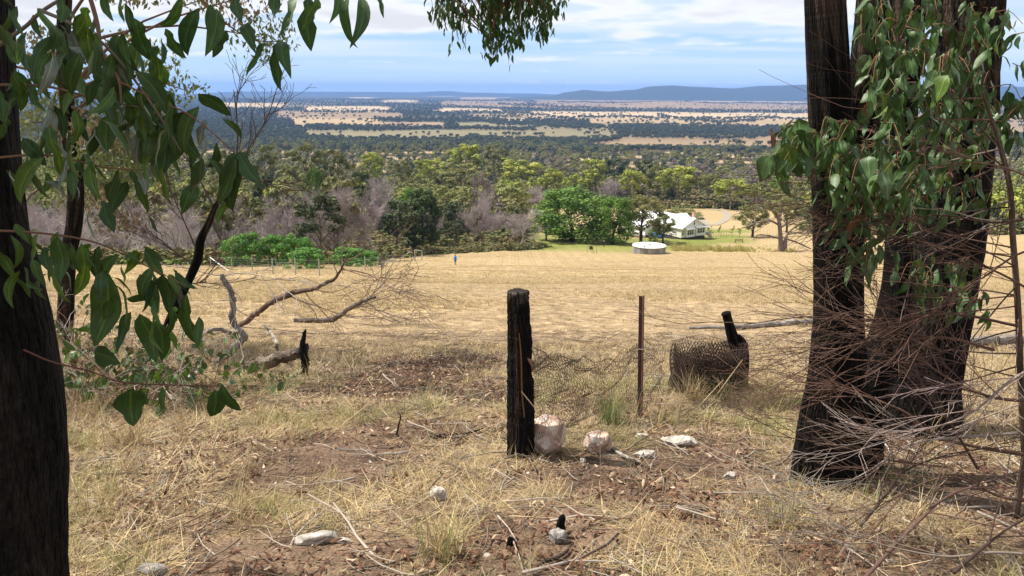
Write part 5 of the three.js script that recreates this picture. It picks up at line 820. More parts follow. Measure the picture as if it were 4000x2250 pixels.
// ---------------------------------------------------------------- fence line: charred post, steel picket, netting, roll
seed(301);
const steelMaterial = new THREE.MeshStandardMaterial({ vertexColors: true, roughness: 0.8, metalness: 0.25 });
const wireMaterial = new THREE.MeshStandardMaterial({ color: new THREE.Color(0.05, 0.028, 0.021), roughness: 0.85, metalness: 0.2 });
const postFoot = hit(1308, 1148), DP = -postFoot.z;
{
  const t = base('charred_post', 'charred square timber fence post with grey split top', 'fence post', null, postFoot), s = new Soup();
  const { pts, rad } = sightings([[1310, 1175, DP, 66], [1309, 1140, DP, 66], [1310, 1060, DP, 66], [1309, 985, DP, 64], [1308, 930, DP, 62], [1307, 850, DP, 58], [1305, 790, DP, 56], [1303, 760, DP, 55], [1303, 742, DP, 55], [1303, 731, DP, 53]], postFoot, 150);
  const sq = (a) => Math.min(1.22, 1 / Math.max(Math.abs(Math.cos(a - 0.5)), Math.abs(Math.sin(a - 0.5))));                      // split square section
  s.tube(pts, rad.map((r) => r * 0.93), 96, { uv: 2, bump: (al, a, f) => { const ridge = Math.abs(fbm(Math.cos(a) * 5 + 9, Math.sin(a) * 5 + al * 0.7 + 9, 3) - 0.5) * 3, block = Math.abs(noise(Math.cos(a) * 7 + Math.sin(a) * 5 + 30, al * 26 + Math.cos(a) * 2) - 0.5) * 2, bite = f > 0.40 && f < 0.9 ? -0.10 * sstep(Math.cos(a - 3.6), 0.2, 0.9) * sstep(noise(al * 4, 9), 0.3, 0.7) : 0; return sq(a) * (0.88 + 0.16 * Math.min(1, ridge) + 0.08 * Math.min(1, block) * (f < 0.86 ? 1 : 0.2) + bite) * (f > 0.985 ? 0.9 + 0.1 * noise(a * 6, 2) : 1); },
    paint: (al, a, f) => { const g = sstep(f + (noise(a * 5, al * 8) - 0.5) * 0.22, 0.80, 0.90) * sstep(noise(Math.cos(a) * 3 + 8, Math.sin(a) * 3 + al * 2 + 8), 0.25, 0.6), v = lerp(0.6, 1.4, noise(a * 30, al * 9)), r = sstep(fbm(Math.cos(a) * 3 + 60, al * 3 + 5, 3), 0.55, 0.7) * sstep(Math.cos(a - 0.9), 0.4, 0.9) * 0.5; return [lerp(lerp(0.034, 0.13, r), 0.30, g) * v, lerp(lerp(0.033, 0.065, r), 0.265, g) * v, lerp(lerp(0.035, 0.04, r), 0.24, g) * v]; } });
  mesh('timber', s.geometry(), charMaterial, t);
  const strip = new Soup(), r = sightings([[1306, 838, DP - 0.085, 3], [1311, 900, DP - 0.09, 4.5], [1313, 985, DP - 0.095, 4.5], [1319, 1050, DP - 0.10, 4]], postFoot, 12); strip.tint = [0.2, 0.105, 0.05]; strip.tube(r.pts, r.rad, 5); mesh('rusty_strip', strip.geometry(), steelMaterial, t);
  const bl = mesh('dry_leaf', LEAVES[5], leafOf(0.52, 0.32, 0.24, 0.7, 0.1), t); bl.position.copy(at(1327, 900, DP - 0.11).sub(postFoot)); bl.scale.set(0.14, 0.14, 0.12); bl.rotation.set(0.2, 0.5, 0.15);
}
const pickFoot = hit(1611, 1050), DK = -pickFoot.z;
{
  const t = base('steel_picket', 'thin rusty steel star picket standing in the netting', 'fence picket', null, pickFoot), top = at(1616, 745, DK).sub(pickFoot), g = new THREE.Group();
  const L = top.length(), arm = (a) => { const s = new THREE.BoxGeometry(0.005, L + 0.15, 0.03); s.translate(0, L / 2 - 0.075, 0.0155); s.rotateY(a); return s; };
  const geo = mergeGeometries([arm(0.3), arm(0.3 + 2.09), arm(0.3 + 4.19)]), col = new Float32Array(geo.attributes.position.count * 3);
  for (let i = 0; i < geo.attributes.position.count; i++) col.set([0.115, 0.055, 0.045], i * 3); geo.setAttribute('color', new THREE.BufferAttribute(col, 3));
  const m = mesh('post', geo, steelMaterial, t); m.quaternion.setFromUnitVectors(V(0, 1, 0), top.clone().normalize());
  const holes = new Soup(); holes.tint = [0.015, 0.012, 0.012]; for (let k = 1; k < 9; k++) { const p = top.clone().multiplyScalar(k / 9).add(V(0, 0, 0.022)); holes.quad(p.clone().add(V(-0.004, -0.004, 0)), p.clone().add(V(0.004, -0.004, 0)), p.clone().add(V(0.004, 0.004, 0)), p.clone().add(V(-0.004, 0.004, 0))); }
  const tie = new Soup(); tie.tint = [0.5, 0.45, 0.38]; const tp = top.clone().multiplyScalar(0.58); tie.tube([tp.clone().add(V(-0.035, 0, 0.02)), tp.clone().add(V(0, 0.004, 0.04)), tp.clone().add(V(0.035, 0.012, 0.02))], [0.0022, 0.0022, 0.0022], 5); mesh('wire_tie', tie.geometry(), steelMaterial, t);
}
// hexagonal netting over a surface f(u, v) -> point
function netting(s, nu, nv, f, r, ragged = 0) {
  const P = (i, j) => f((i + (j % 2 ? 0.5 : 0)) / nu, j / nv), seg = (a, b) => s.tube([a, b], [r, r], 3, { cap: false });
  for (let j = 0; j < nv; j++) for (let i = 0; i < nu; i++) {
    if (ragged && rnd() < ragged) continue; const a = P(i, j + 0.0), up = f((i + (j % 2 ? 0.5 : 0)) / nu, (j + 0.42) / nv), l = j % 2 ? P(i, j + 1) : P(i - 1, j + 1), q = j % 2 ? P(i + 1, j + 1) : P(i, j + 1);
    seg(a, up); seg(up, l); seg(up, q);
  }
}
{
  // sags from the post to the picket and on to the roll; lies slack on the ground
  const s = new Soup(), ends = [[1338, 868, DP + 0.02], [1420, 888, lerp(DP, DK, 0.35)], [1490, 904, lerp(DP, DK, 0.6)], [1560, 892, lerp(DP, DK, 0.85)], [1614, 866, DK + 0.02], [1668, 868, DK + 0.5]], lows = [[1342, 1085, DP + 0.06], [1420, 1072, lerp(DP, DK, 0.35)], [1490, 1058, lerp(DP, DK, 0.6)], [1560, 1046, lerp(DP, DK, 0.85)], [1614, 1035, DK + 0.04], [1668, 1000, DK + 0.5]];
  const top = new THREE.CatmullRomCurve3(ends.map((e) => at(...e))), low = new THREE.CatmullRomCurve3(lows.map((e) => at(...e)));
  const f = (dz, k) => (u, v) => { const uu = clamp(u + 0.012 * Math.sin(v * 17 + k) + 0.01 * Math.sin(u * 31 + v * 9), 0, 1), a = top.getPoint(uu), b = low.getPoint(uu), p = a.lerp(b, Math.pow(v, 0.92)); p.z += dz + 0.07 * Math.sin(u * 13 + v * 5 + k) + 0.05 * Math.sin(v * 15 + u * 6); p.y += 0.022 * Math.sin(u * 40 + v * 22 + k) * (1 - v * 0.4); p.x += 0.012 * Math.sin(v * 30 + k * 2); const g = groundY(p.x, p.z) + 0.01; if (p.y < g) p.y = g; return p; };
  netting(s, 64, 22, f(0, 0), 0.0014, 0.02); const g2 = f(0.06, 2); netting(s, 22, 22, (u, v) => g2(u * 0.36, v), 0.0014, 0.05); netting(s, 46, 5, (u, v) => g2(u * 0.9, v * 0.16), 0.0015, 0.02);
  for (const k of [0.02, 0.17, 0.2]) { const pts = []; for (let i = 0; i <= 40; i++) pts.push(f(0.01, 0)(i / 40, k + 0.012 * Math.sin(i * 1.7))); s.tube(pts, pts.map(() => 0.0022), 4); }
  const o = mesh('wire_netting', s.geometry(), wireMaterial); tag(o, 'sagging rusty wire netting strung from the charred post past the picket', 'wire netting');
}
const rollFoot = hit(1772, 985), DR = -rollFoot.z;
{
  const t = base('netting_roll', 'loose roll of rusty wire netting standing round a burnt stump', 'netting roll', null, rollFoot), R = span(98, DR), H = span(132, DR);
  for (let k = 0; k < 8; k++) { const s = new Soup(), r0 = R * (1 - k * 0.07), ph = k * 1.3; netting(s, 58, 13, (u, v) => { const a = u * 6.283 + ph, r = r0 * (1 + 0.05 * Math.sin(a * 3 + k) + 0.03 * Math.sin(v * 8 + a * 2)), sag = 0.05 * Math.sin(a + 1.2) + 0.03 * Math.sin(a * 2 + k); const y = (1 - v) * (H + sag - k * 0.02) + 0.012 * Math.sin(a * 9 + v * 20); return V(Math.cos(a) * r, Math.max(y, -0.05 + groundY(rollFoot.x + Math.cos(a) * r, rollFoot.z + Math.sin(a) * r) - rollFoot.y + 0.02), Math.sin(a) * r * 0.9); }, 0.0031, 0.03); mesh('coil', s.geometry(), wireMaterial, t); }
  const cap = new Soup(); netting(cap, 16, 9, (u, v) => V((u - 0.5) * 2 * R * 0.95 * Math.sqrt(Math.max(0.05, 1 - Math.pow(v * 2 - 1, 2))), H * (0.96 + 0.05 * Math.sin(u * 9 + v * 4)), (v - 0.5) * 1.7 * R), 0.0016, 0.1); mesh('folded_top', cap.geometry(), wireMaterial, t);
}
{
  const p = hit(1850, 972), t = base('burnt_stump', 'leaning burnt stump with jagged top inside the netting roll', 'stump', null, p), D = -p.z - 0.05, s = new Soup();
  const a = sightings([[1866, 995, D, 42], [1862, 950, D, 38], [1856, 905, D, 35], [1849, 868, D, 32], [1840, 835, D, 29], [1832, 808, D, 26], [1826, 786, D, 24]], p, 40); s.tube(a.pts, a.rad, 24, { bump: (al, an, f) => fissure(71, 0.22)(al * 3, an, f) * (f > 0.96 ? 0.75 + 0.5 * noise(an * 4, 3) : 1), paint: charPaint(71, () => 0.2) });
  const b = sightings([[1866, 960, D, 36], [1870, 900, D, 34], [1868, 862, D, 24], [1858, 842, D, 6]], p, 20); s.tube(b.pts, b.rad, 14, { bump: fissure(75, 0.2), paint: charPaint(75, () => 0.5) });
  mesh('stump_wood', s.geometry(), charMaterial, t); const h = new Soup(), c = sightings([[1798, 870, D, 12], [1800, 845, D, 10], [1795, 825, D, 4]], p, 8); h.tube(c.pts, c.rad, 8, { bump: fissure(77, 0.2), paint: charPaint(77, () => 0.4) }); 
}
// ---------------------------------------------------------------- rocks
seed(331);
function rock(label, px, py, wpx, hpx, color, { deep = 0.8, sink = 0.18, k = 1, flat = 0, turn = 0, D = null } = {}) {
  const p = hit(px, py), d = -p.z, g = mergeVertices(new THREE.IcosahedronGeometry(1, 36).deleteAttribute('normal').deleteAttribute('uv')), pos = g.attributes.position, v = V(), col = [], planes = []; for (let i = 0; i < (k < 3 ? 6 : 9); i++) planes.push([V(gauss(), gauss() * 0.8, gauss()).normalize(), k < 3 ? rr(0.78, 0.95) : rr(0.70, 0.95)]); planes.push([V(gauss() * 0.15, 1, gauss() * 0.15).normalize(), rr(0.66, 0.85)]);
  for (let i = 0; i < pos.count; i++) { v.fromBufferAttribute(pos, i); const n = v.clone(); let r = 1; for (const [q, c] of planes) { const dd = n.dot(q); if (dd > c) r = Math.min(r, c / dd); } r *= 1 + (fbm(n.x * 2.2 + k * 7 + 9, n.y * 2.2 + n.z * 1.7 + 9, 4) - 0.5) * 0.28 + (fbm(n.x * 9 + k + 20, n.y * 9 + n.z * 7 + 20, 3) - 0.5) * 0.06; v.multiplyScalar(r); pos.setXYZ(i, v.x, v.y, v.z); const pale = fbm(v.x * 3 + k * 5 + 9, v.y * 3 + v.z * 2.1 + 9, 4), spot = noise(v.x * 24 + v.z * 9 + 40, v.y * 24 + v.z * 17 + 40), q = lerp(0.62, 1.12, sstep(pale, 0.3, 0.7)) * (spot > 0.84 ? 0.7 : 1) * lerp(0.9, 1.1, noise(v.x * 60 + 90, v.y * 60 + v.z * 47 + 90)), w2 = sstep(pale, 0.5, 0.72); col.push(Math.min(1, color[0] * q), Math.min(1, lerp(color[1], color[0] * 0.93, w2 * 0.7) * q), Math.min(1, lerp(color[2], color[0] * 0.86, w2 * 0.7) * q)); }
  g.setAttribute('color', new THREE.Float32BufferAttribute(col, 3));  const w = span(wpx, d) / 2 * (k < 3 ? 1.36 : 1.12), h = span(hpx, d) / 2 * (k < 3 ? 1.4 : 1.16); g.scale(w, h, w * deep); g.computeVertexNormals();
  const m = mesh('rock', g, matte({ vertexColors: true }));
  m.position.copy(p).add(V(0, h * (1 - sink * 2), -w * deep * 0.5)); m.position.y = groundY(m.position.x, m.position.z) + h * (1 - sink * 2); m.rotation.y = turn; tag(m, label, 'rock', 'rocks about the fence post'); return m;
}
const PINK = [0.50, 0.345, 0.265], WHITE = [0.52, 0.475, 0.42], GREYROCK = [0.30, 0.28, 0.265];
rock('largest pinkish rock leaning at the foot of the charred post', 1375, 1142, 88, 88, PINK, { k: 1, sink: 0.12 });
rock('rounded pink rock right of the largest one', 1504, 1140, 58, 56, PINK, { k: 2, sink: 0.12 });
rock('long flat white rock under the netting roll', 1710, 1122, 96, 32, WHITE, { k: 3, deep: 0.45, sink: 0.2 });
rock('small white rock in front of the steel picket', 1616, 1104, 34, 18, WHITE, { k: 4, deep: 0.5 });
rock('flat pale rock between the pink and the long white rock', 1626, 1152, 60, 22, WHITE, { k: 5, deep: 0.5 });
rock('pale angular rock low in the grass at mid left', 1104, 1258, 46, 44, WHITE, { k: 6, deep: 0.6, sink: 0.2 });
rock('small round pebble-like rock in front of the pink rocks', 1467, 1168, 18, 20, WHITE, { k: 7 });
rock('long white brick-shaped rock near the bottom edge', 795, 1368, 118, 34, WHITE, { k: 8, deep: 0.32, sink: 0.12, turn: 0.25 });
rock('small pale rock beside the brick-shaped one', 862, 1366, 44, 16, WHITE, { k: 9, deep: 0.4 });
rock('grey rock at the foot of the small burnt stub', 1405, 1366, 52, 44, GREYROCK, { k: 10, sink: 0.2 });
rock('pale rock half buried on the right-hand litter', 1838, 1206, 36, 24, WHITE, { k: 11, deep: 0.5 });
rock('grey stone cut by the bottom edge', 375, 1452, 84, 40, GREYROCK, { k: 12, deep: 0.6 });
{
  const p = hit(1412, 1350), t = new Soup(), D = -p.z, a = sightings([[1414, 1372, D, 30], [1412, 1340, D, 26], [1410, 1318, D, 24], [1415, 1302, D, 20], [1418, 1297, D, 12]], p, 30); t.tube(a.pts, a.rad, 24, { bump: fissure(91, 0.3), paint: charPaint(91, () => 0.1) }); const m = mesh('burnt_stub', t.geometry(), charMaterial); m.position.copy(p); tag(m, 'small burnt black stub standing in the leaf litter', 'stump');
}
{
  const p = hit(1287, 1376), t = new Soup(), D = -p.z, a = sightings([[1287, 1382, D, 34], [1286, 1370, D, 32], [1284, 1358, D, 22], [1283, 1352, D, 10]], p, 16); t.tube(a.pts, a.rad, 20, { bump: fissure(95, 0.35), paint: charPaint(95, () => 0.1) }); const m = mesh('burnt_stub', t.geometry(), charMaterial); m.position.copy(p); tag(m, 'low burnt lump left of the small black stub', 'stump');
}
// ---------------------------------------------------------------- sticks and fallen branches, each through its sightings on the ground
seed(351);
function stickThing(name, label, category, list, tint, { sides = 8, n = 30, group = null, knots = 0.2, twigs = null, lift = 0, paint = null, material = barkMaterial } = {}) {
  const g0 = hit(list[0][0], list[0][1]), foot = g0.clone(), pl = list.map(([x, y, D, w]) => [x, y, D || -hit(x, y).z, w]); const o = base(name, label, category, group, foot), s = new Soup(); s.tint = tint;
  const q = sightings(pl, foot, n, true); for (let i = 2; i < n; i += 1) { q.pts[i].x += gauss() * q.rad[i] * 0.28; q.pts[i].y += gauss() * q.rad[i] * 0.28; } if (lift) for (const p of q.pts) p.y += lift; const kk = rnd() * 90;
  s.tube(q.pts, q.rad, sides, { uv: 1, bump: (al, a, f) => 1 + knots * (fbm(Math.cos(a) * 1.5 + kk + 3, Math.sin(a) * 1.5 + al * 5 + 3, 3) - 0.5) * 2, paint }); mesh('stem', s.geometry(), material, o);
  if (twigs) { const t = new Soup(); for (const [f, dx, dy, dz, L, r, lv] of twigs) { t.tint = tone(tint, 0.15); limb(t, q.pts[Math.round(f * n)], V(dx, dy, dz), L, r, { steps: 6, wander: 0.22, levels: lv ?? 2, kids: [1.0, 0.9], spread: [0.4, 0.9], shrink: [0.35, 0.6], minRadius: 0.0045, thin: 0.3 }); } mesh('twigs', t.geometry(), twigMaterial, o); }
  return o;
}
const GREYW = [0.36, 0.32, 0.30], REDW = [0.21, 0.145, 0.115], BROWNW = [0.22, 0.165, 0.13], BLACKW = [0.05, 0.045, 0.045], PALEW = [0.72, 0.66, 0.58];
const dl = -hit(600, 940).z;
stickThing('fallen_log', 'fallen grey-brown log propped up at its burnt end', 'log', [[590, 948, dl, 34], [640, 925, dl, 34], [690, 905, dl - 0.1, 32], [740, 890, dl - 0.2, 28], [772, 874, dl - 0.25, 24]], BROWNW, { sides: 16, n: 40, paint: (al, a, f) => { const b = sstep(f, 0.82, 0.92), v = lerp(0.7, 1.3, noise(a * 8, al * 12)); return [lerp(0.24, 0.05, b) * v, lerp(0.19, 0.045, b) * v, lerp(0.15, 0.045, b) * v]; } });
stickThing('burnt_prop', 'black burnt upright splinter at the end of the fallen log', 'burnt wood', [[768, 945, 0, 16], [767, 915, dl - 0.3, 20], [764, 885, dl - 0.3, 22], [762, 860, dl - 0.3, 14], [766, 838, dl - 0.3, 9], [769, 828, dl - 0.3, 3]], BLACKW, { sides: 12, material: charMaterial, knots: 0.3 });
const dg = -hit(545, 918).z;
stickThing('dead_branch', 'crooked grey dead branch standing up from the ground', 'branch', [[538, 922, dg, 18], [580, 885, dg, 19], [616, 848, dg, 18], [608, 836, dg, 16], [590, 822, dg, 16], [583, 795, dg, 16], [587, 752, dg, 15], [572, 718, dg, 14], [561, 702, dg, 14], [558, 690, dg, 10]], GREYW, { sides: 12, n: 60, twigs: [[0.97, 0.9, 0.1, 0.1, 1.1, 0.008], [0.97, -0.9, 0.0, 0.1, 0.6, 0.008, 1], [0.9, 0.5, -0.7, 0.2, 0.8, 0.007], [0.66, -0.8, 0.1, 0.2, 0.22, 0.012, 0]] });
const db = -hit(604, 822).z;
stickThing('dead_branch', 'long reddish dead branch rising to the right over the paddock', 'branch', [[598, 824, db, 13], [648, 786, db - 0.2, 15], [690, 754, db - 0.5, 15], [728, 742, db - 0.8, 18], [742, 734, db - 0.8, 14], [790, 727, db - 1, 11], [838, 704, db - 1.2, 9], [856, 682, db - 1.3, 6], [868, 655, db - 1.3, 5], [880, 632, db - 1.3, 2.5]], REDW, { sides: 12, n: 60, twigs: [[0.86, 0.8, 0.5, 0.3, 1.3, 0.012], [0.8, 1, 0.05, 0.2, 1.7, 0.012], [0.82, 0.9, -0.2, 0.3, 1.4, 0.012], [0.55, 1, -0.25, 0.3, 1.5, 0.012], [0.34, 1, -0.12, 0.1, 1.5, 0.012], [0.5, 0.5, -0.6, 0.3, 1.1, 0.01], [0.74, -0.4, 0.7, 0.1, 0.5, 0.01], [0.8, 0.3, 0.9, 0.1, 0.5, 0.01]] });
const dw = -hit(800, 812).z;
stickThing('dead_branch', 'fallen limb with a fan of bare grey twigs right of the reddish branch', 'branch', [[740, 806, dw, 13], [790, 806, dw, 15], [830, 806, dw, 16], [855, 795, dw - 0.1, 13], [880, 775, dw - 0.3, 11], [915, 757, dw - 0.5, 9], [945, 747, dw - 0.6, 6]], [0.2, 0.16, 0.14], { sides: 10, n: 40, twigs: [[0.6, 0.9, 0.35, 0.3, 1.6, 0.014], [0.68, 0.9, 0.5, 0.1, 1.5, 0.014], [0.72, 1, 0.1, 0.3, 1.3, 0.013], [0.8, 0.9, 0.4, -0.2, 1.2, 0.012], [0.85, 1, -0.1, 0.2, 1.1, 0.011], [0.55, 1, -0.05, 0.3, 1.5, 0.013], [0.9, 0.8, 0.6, 0.2, 0.9, 0.01], [0.2, 0.1, 1, 0.1, 0.5, 0.012, 1], [0.65, 0.8, 0.05, 0.5, 1.2, 0.012], [0.45, 0.6, -0.1, 0.5, 1.2, 0.012]] });
stickThing('dead_branch', 'low grey arched branch lying behind the crooked one', 'branch', [[512, 842, 0, 8], [530, 830, 12.4, 9], [555, 828, 12.4, 10], [590, 842, 0, 10]], GREYW, { n: 24 });
stickThing('dead_branch', 'thin white forked stick beside the fallen log', 'branch', [[700, 898, 0, 10], [697, 870, 9.6, 9], [692, 852, 9.8, 8], [676, 830, 10.4, 7], [664, 818, 11, 7]], PALEW, { n: 24 });
stickThing('fallen_log', 'pale weathered logs lying in the grass behind the netting roll', 'log', [[1735, 832, 0, 8], [1860, 829, 0, 12], [1960, 820, 0, 16], [2060, 815, 0, 18]], [0.44, 0.4, 0.36], { sides: 10, n: 30, lift: 0.06 });
stickThing('fallen_log', 'grey fallen trunk lying beyond the burnt gums', 'log', [[2420, 880, 0, 22], [2500, 872, 0, 26], [2600, 868, 0, 30]], [0.3, 0.26, 0.23], { sides: 10, n: 30, lift: 0.1 });
stickThing('fallen_stick', 'bark-brown stick half buried below the fallen log', 'stick', [[620, 976, 0, 8], [680, 980, 0, 10], [730, 978, 0, 10], [775, 988, 0, 6]], [0.12, 0.09, 0.075], { lift: 0.02 });
stickThing('fallen_stick', 'white bleached stick in front of the pink rocks', 'stick', [[1538, 1134, 0, 9], [1560, 1148, 0, 9], [1585, 1160, 0, 10], [1612, 1170, 0, 7]], PALEW, { lift: 0.02 });
stickThing('fallen_stick', 'thin pale stick on the bare earth patch', 'stick', [[848, 1131, 0, 4], [880, 1136, 0, 5], [910, 1136, 0, 5], [945, 1140, 0, 4]], PALEW, { lift: 0.012 });
stickThing('fallen_stick', 'dark root-like stick left of the charred post', 'stick', [[1075, 1105, 0, 6], [1120, 1100, 0, 8], [1170, 1096, 0, 7], [1215, 1082, 0, 4]], [0.06, 0.045, 0.04], { lift: 0.015 });
stickThing('fallen_stick', 'grey bent stick near the bottom centre', 'stick', [[880, 1440, 0, 4], [980, 1425, 0, 6], [1050, 1400, 0, 7], [1090, 1388, 0, 4]], [0.32, 0.27, 0.23], { lift: 0.015 });
stickThing('fallen_stick', 'dark forked stick below the small burnt stub', 'stick', [[1360, 1425, 0, 12], [1400, 1412, 0, 12], [1425, 1395, 0, 10], [1442, 1372, 0, 5]], [0.16, 0.125, 0.1], { lift: 0.02 });
stickThing('fallen_stick', 'pale bent stick at the foot of the charred post', 'stick', [[1225, 1182, 0, 4], [1270, 1160, 0, 5], [1300, 1150, DP - 0.2, 6], [1345, 1158, 0, 5], [1390, 1172, 0, 4]], [0.5, 0.44, 0.37], { lift: 0.02 });
stickThing('fallen_stick', 'dark twig standing up in the dry grass', 'stick', [[998, 1094, 0, 5], [1003, 1070, 5.6, 5], [1008, 1050, 5.6, 4], [1006, 1042, 5.6, 3]], [0.06, 0.045, 0.04], {});
// ---------------------------------------------------------------- burnt sapling with bare twigs against the sky
seed(371);
{
  const foot = hit(375, 950), D = -foot.z, o = base('dead_sapling', 'leaning burnt sapling with bare twigs against the sky', 'dead tree', null, foot), s = new Soup();
  const { pts, rad } = sightings([[368, 962, D, 27], [392, 915, D, 24], [425, 810, D, 22], [470, 715, D, 21], [495, 655, D, 24], [506, 600, D, 21], [525, 560, D, 19], [540, 525, D, 15], [556, 490, D, 10]], foot, 70);
  s.tube(pts, rad, 20, { uv: 2, bump: fissure(55, 0.12), paint: charPaint(55, (f) => sstep(f, 0.62, 0.7) * 1.2) }); mesh('trunk', s.geometry(), charMaterial, o);
  const t = new Soup(); t.tint = [0.085, 0.065, 0.06];
  const tw = (list) => { const q = sightings(list.map(([x, y, d, w]) => [x, y, d, w * 0.6]), foot, list.length * 5); t.tube(q.pts, q.rad, 5); return q.pts; };
  const opt = { steps: 5, wander: 0.16, levels: 2, kids: [0.9, 0.7], spread: [0.35, 0.8], shrink: [0.4, 0.62], minRadius: 0.0026, thin: 0.4, lift: 0.04 };
  for (const list of [[[545, 515, D, 12], [570, 470, D, 9], [590, 420, D, 7], [598, 340, D, 6], [592, 260, D, 5], [588, 225, D, 3]], [[548, 510, D, 10], [600, 420, D, 7], [640, 350, D, 6], [675, 290, D, 5], [690, 240, D, 3]], [[540, 525, D, 9], [470, 400, D, 6], [420, 360, D, 4]], [[548, 500, D, 9], [600, 450, D, 6], [690, 470, D, 4], [760, 520, D, 3]], [[500, 640, D, 8], [465, 560, D, 6], [430, 480, D, 4], [410, 420, D, 3]], [[490, 668, D, 9], [450, 640, D, 7], [400, 600, D, 4]], [[470, 715, D, 7], [500, 712, D, 5], [520, 708, D, 3]]]) { const p = tw(list); for (let k = 0; k < 7; k++) { const f = 0.35 + 0.62 * k / 7, q = p[Math.floor(f * (p.length - 1))], d = p[p.length - 1].clone().sub(p[0]).normalize(); limb(t, q, d.add(V(gauss() * 0.6, gauss() * 0.5 + 0.1, gauss() * 0.4)), rr(0.3, 0.6), 0.0055, opt); } }
  mesh('twigs', t.geometry(), twigMaterial, o);
}
// ---------------------------------------------------------------- reeds, undergrowth, brush
seed(501);
scatter('reeds', 'strip of golden-green rank grass beyond the tank', 'reeds', [tuft({ blades: 30, length: [0.5, 1.5], lean: [0.02, 0.5], droop: [0.1, 0.7], width: 0.06, spread: 0.5, tints: [[0.4, 0.34, 0.12], [0.3, 0.3, 0.1], [0.48, 0.38, 0.16]] })], strawMaterial, (() => { const o = []; for (let i = 0; i < 420; i++) { const a = rnd(), p = hit(lerp(1690, 2000, a), lerp(622, 632, rnd()) + a * 4); if (rnd() < (a < 0.65 ? 1 : 0.4)) o.push({ x: p.x, z: p.z, s: rr(0.5, 1.1) * (a < 0.6 ? 1 : 0.7), c: shade(0.2) }); } return o; })());
const bracken = (() => { const s = new Soup(), cl = []; for (let i = 0; i < 9; i++) cl.push({ p: V(gauss() * 0.8, rr(0.2, 1.1), gauss() * 0.8), r: rr(0.35, 0.6) }); foliage(s, cl, { count: 260, size: 0.4, palette: [[0.12, 0.15, 0.045], [0.10, 0.16, 0.05], [0.2, 0.19, 0.075], [0.16, 0.14, 0.06]], droop: 0 }); return s.geometry(); })();
scatter('undergrowth', 'low bracken along the edge of the paddock below the dark evergreen', 'undergrowth', [bracken], leafMaterial, (() => { const o = []; for (let i = 0; i < 420; i++) { const f = rnd(), x = lerp(1050, 1370, f), y = lerp(642, 626, f) - rr(0, 16) * (1 - f * 0.5); const p = hit(x, y); o.push({ x: p.x, z: p.z, s: rr(0.5, 1.1), w: 1.3, c: shade(0.3) }); } return o; })());
scatter('undergrowth', 'scrubby olive and brown undergrowth on the floor of the wood', 'undergrowth', [bracken], leafMaterial, spread(84, 620, (D) => clamp(26 / D, 0.03, 0.14), (x, z, D) => { if (woodAt(x, z) < 0.45) return null; const k = rnd(); return { s: rr(0.8, 2.2) * clamp(D / 200, 0.8, 1.6), w: 1.3, c: k < 0.4 ? [1.15, 1.0, 1.1] : k < 0.75 ? [1.0, 1.05, 0.9] : [0.6, 0.8, 0.75] }; }, 0.72));
// green-and-grey shrub at the left
seed(521);
function shrub(label, px, py, n, wide, high, leafSize, maxLeaves, reachD) {
  const foot = hit(px, py), o = base('regrowth_shrub', label, 'shrub', null, foot), s = new Soup(), tips = [];
  for (let i = 0; i < n; i++) { s.tint = rnd() < 0.5 ? tone([0.42, 0.36, 0.31], 0.2) : tone([0.22, 0.13, 0.09], 0.2); const a = rnd() * 6.3; limb(s, V(gauss() * wide * 0.35, -0.03, gauss() * reachD), V(Math.cos(a) * 0.9, rr(0.25, 1), Math.sin(a) * 0.6), rr(0.5, 1) * high, 0.009, { steps: 6, wander: 0.2, levels: 2, kids: [0.9, 0.6], spread: [0.4, 1], shrink: [0.4, 0.65], minRadius: 0.0028, thin: 0.35 }, 0, tips); }
  const b = mesh('twigs', s.geometry(), twigMaterial, o); for (let i = 0; i < maxLeaves; i++) { const t = pick(tips); leaf(b, t.p.clone().add(V(gauss() * 0.04, gauss() * 0.04, gauss() * 0.04)), leafDown(1.2), leafSize * rr(0.6, 1.2), rnd() < 0.25 ? NEARLEAF[3] : pick([NEARLEAF[2], GREYLEAF[1], GREYLEAF[0], GREYLEAF[3]]), rnd() < 0.5 ? ROUNDLEAVES : LEAVES, rnd() * 6.3, 1.1); }
  return o;
}
shrub('tangled leafy regrowth with pale twigs beside the left trunk', 250, 1010, 44, 1.5, 0.85, 0.13, 290, 0.5);
shrub('low green regrowth in front of the burnt sapling', 455, 1000, 38, 1.3, 0.62, 0.115, 280, 0.45);
shrub('small green regrowth against the fallen log', 700, 966, 8, 0.3, 0.3, 0.06, 60, 0.12);
shrub('leafy regrowth at the foot of the slender gum', 150, 890, 12, 1.0, 0.9, 0.12, 90, 0.5);
// green tussock between the posts
seed(541);
function tussock(label, px, py, n, length, tints, width = 0.006) { const p = hit(px, py), s = new Soup(); for (let i = 0; i < n; i++) blade(s, V(gauss() * 0.07, -0.02, gauss() * 0.07), rnd() * 6.3, rr(0.4, 1) * length, rr(0.02, 0.75), width * rr(0.7, 1.3), rr(0.1, 0.9), tone(pick(tints), 0.18)); const m = mesh('grass_tussock', s.geometry(), strawMaterial); m.position.copy(p); tag(m, label, 'grass tussock'); }
const LUSH = [[0.13, 0.22, 0.06], [0.18, 0.26, 0.08], [0.34, 0.33, 0.14], [0.10, 0.17, 0.05]];
tussock('green grass tussock between the charred post and the picket', 1535, 1070, 150, 0.5, LUSH);
tussock('dry grass tussock drooping in front of the netting roll', 1745, 1010, 150, 0.45, DRY);
tussock('dry tussock with green shoots right of the netting roll', 1830, 1015, 110, 0.4, [...DRY, ...LUSH]);
tussock('arching straw tussock at the bottom centre', 1105, 1400, 130, 0.42, [...DRY, ...GRN]);
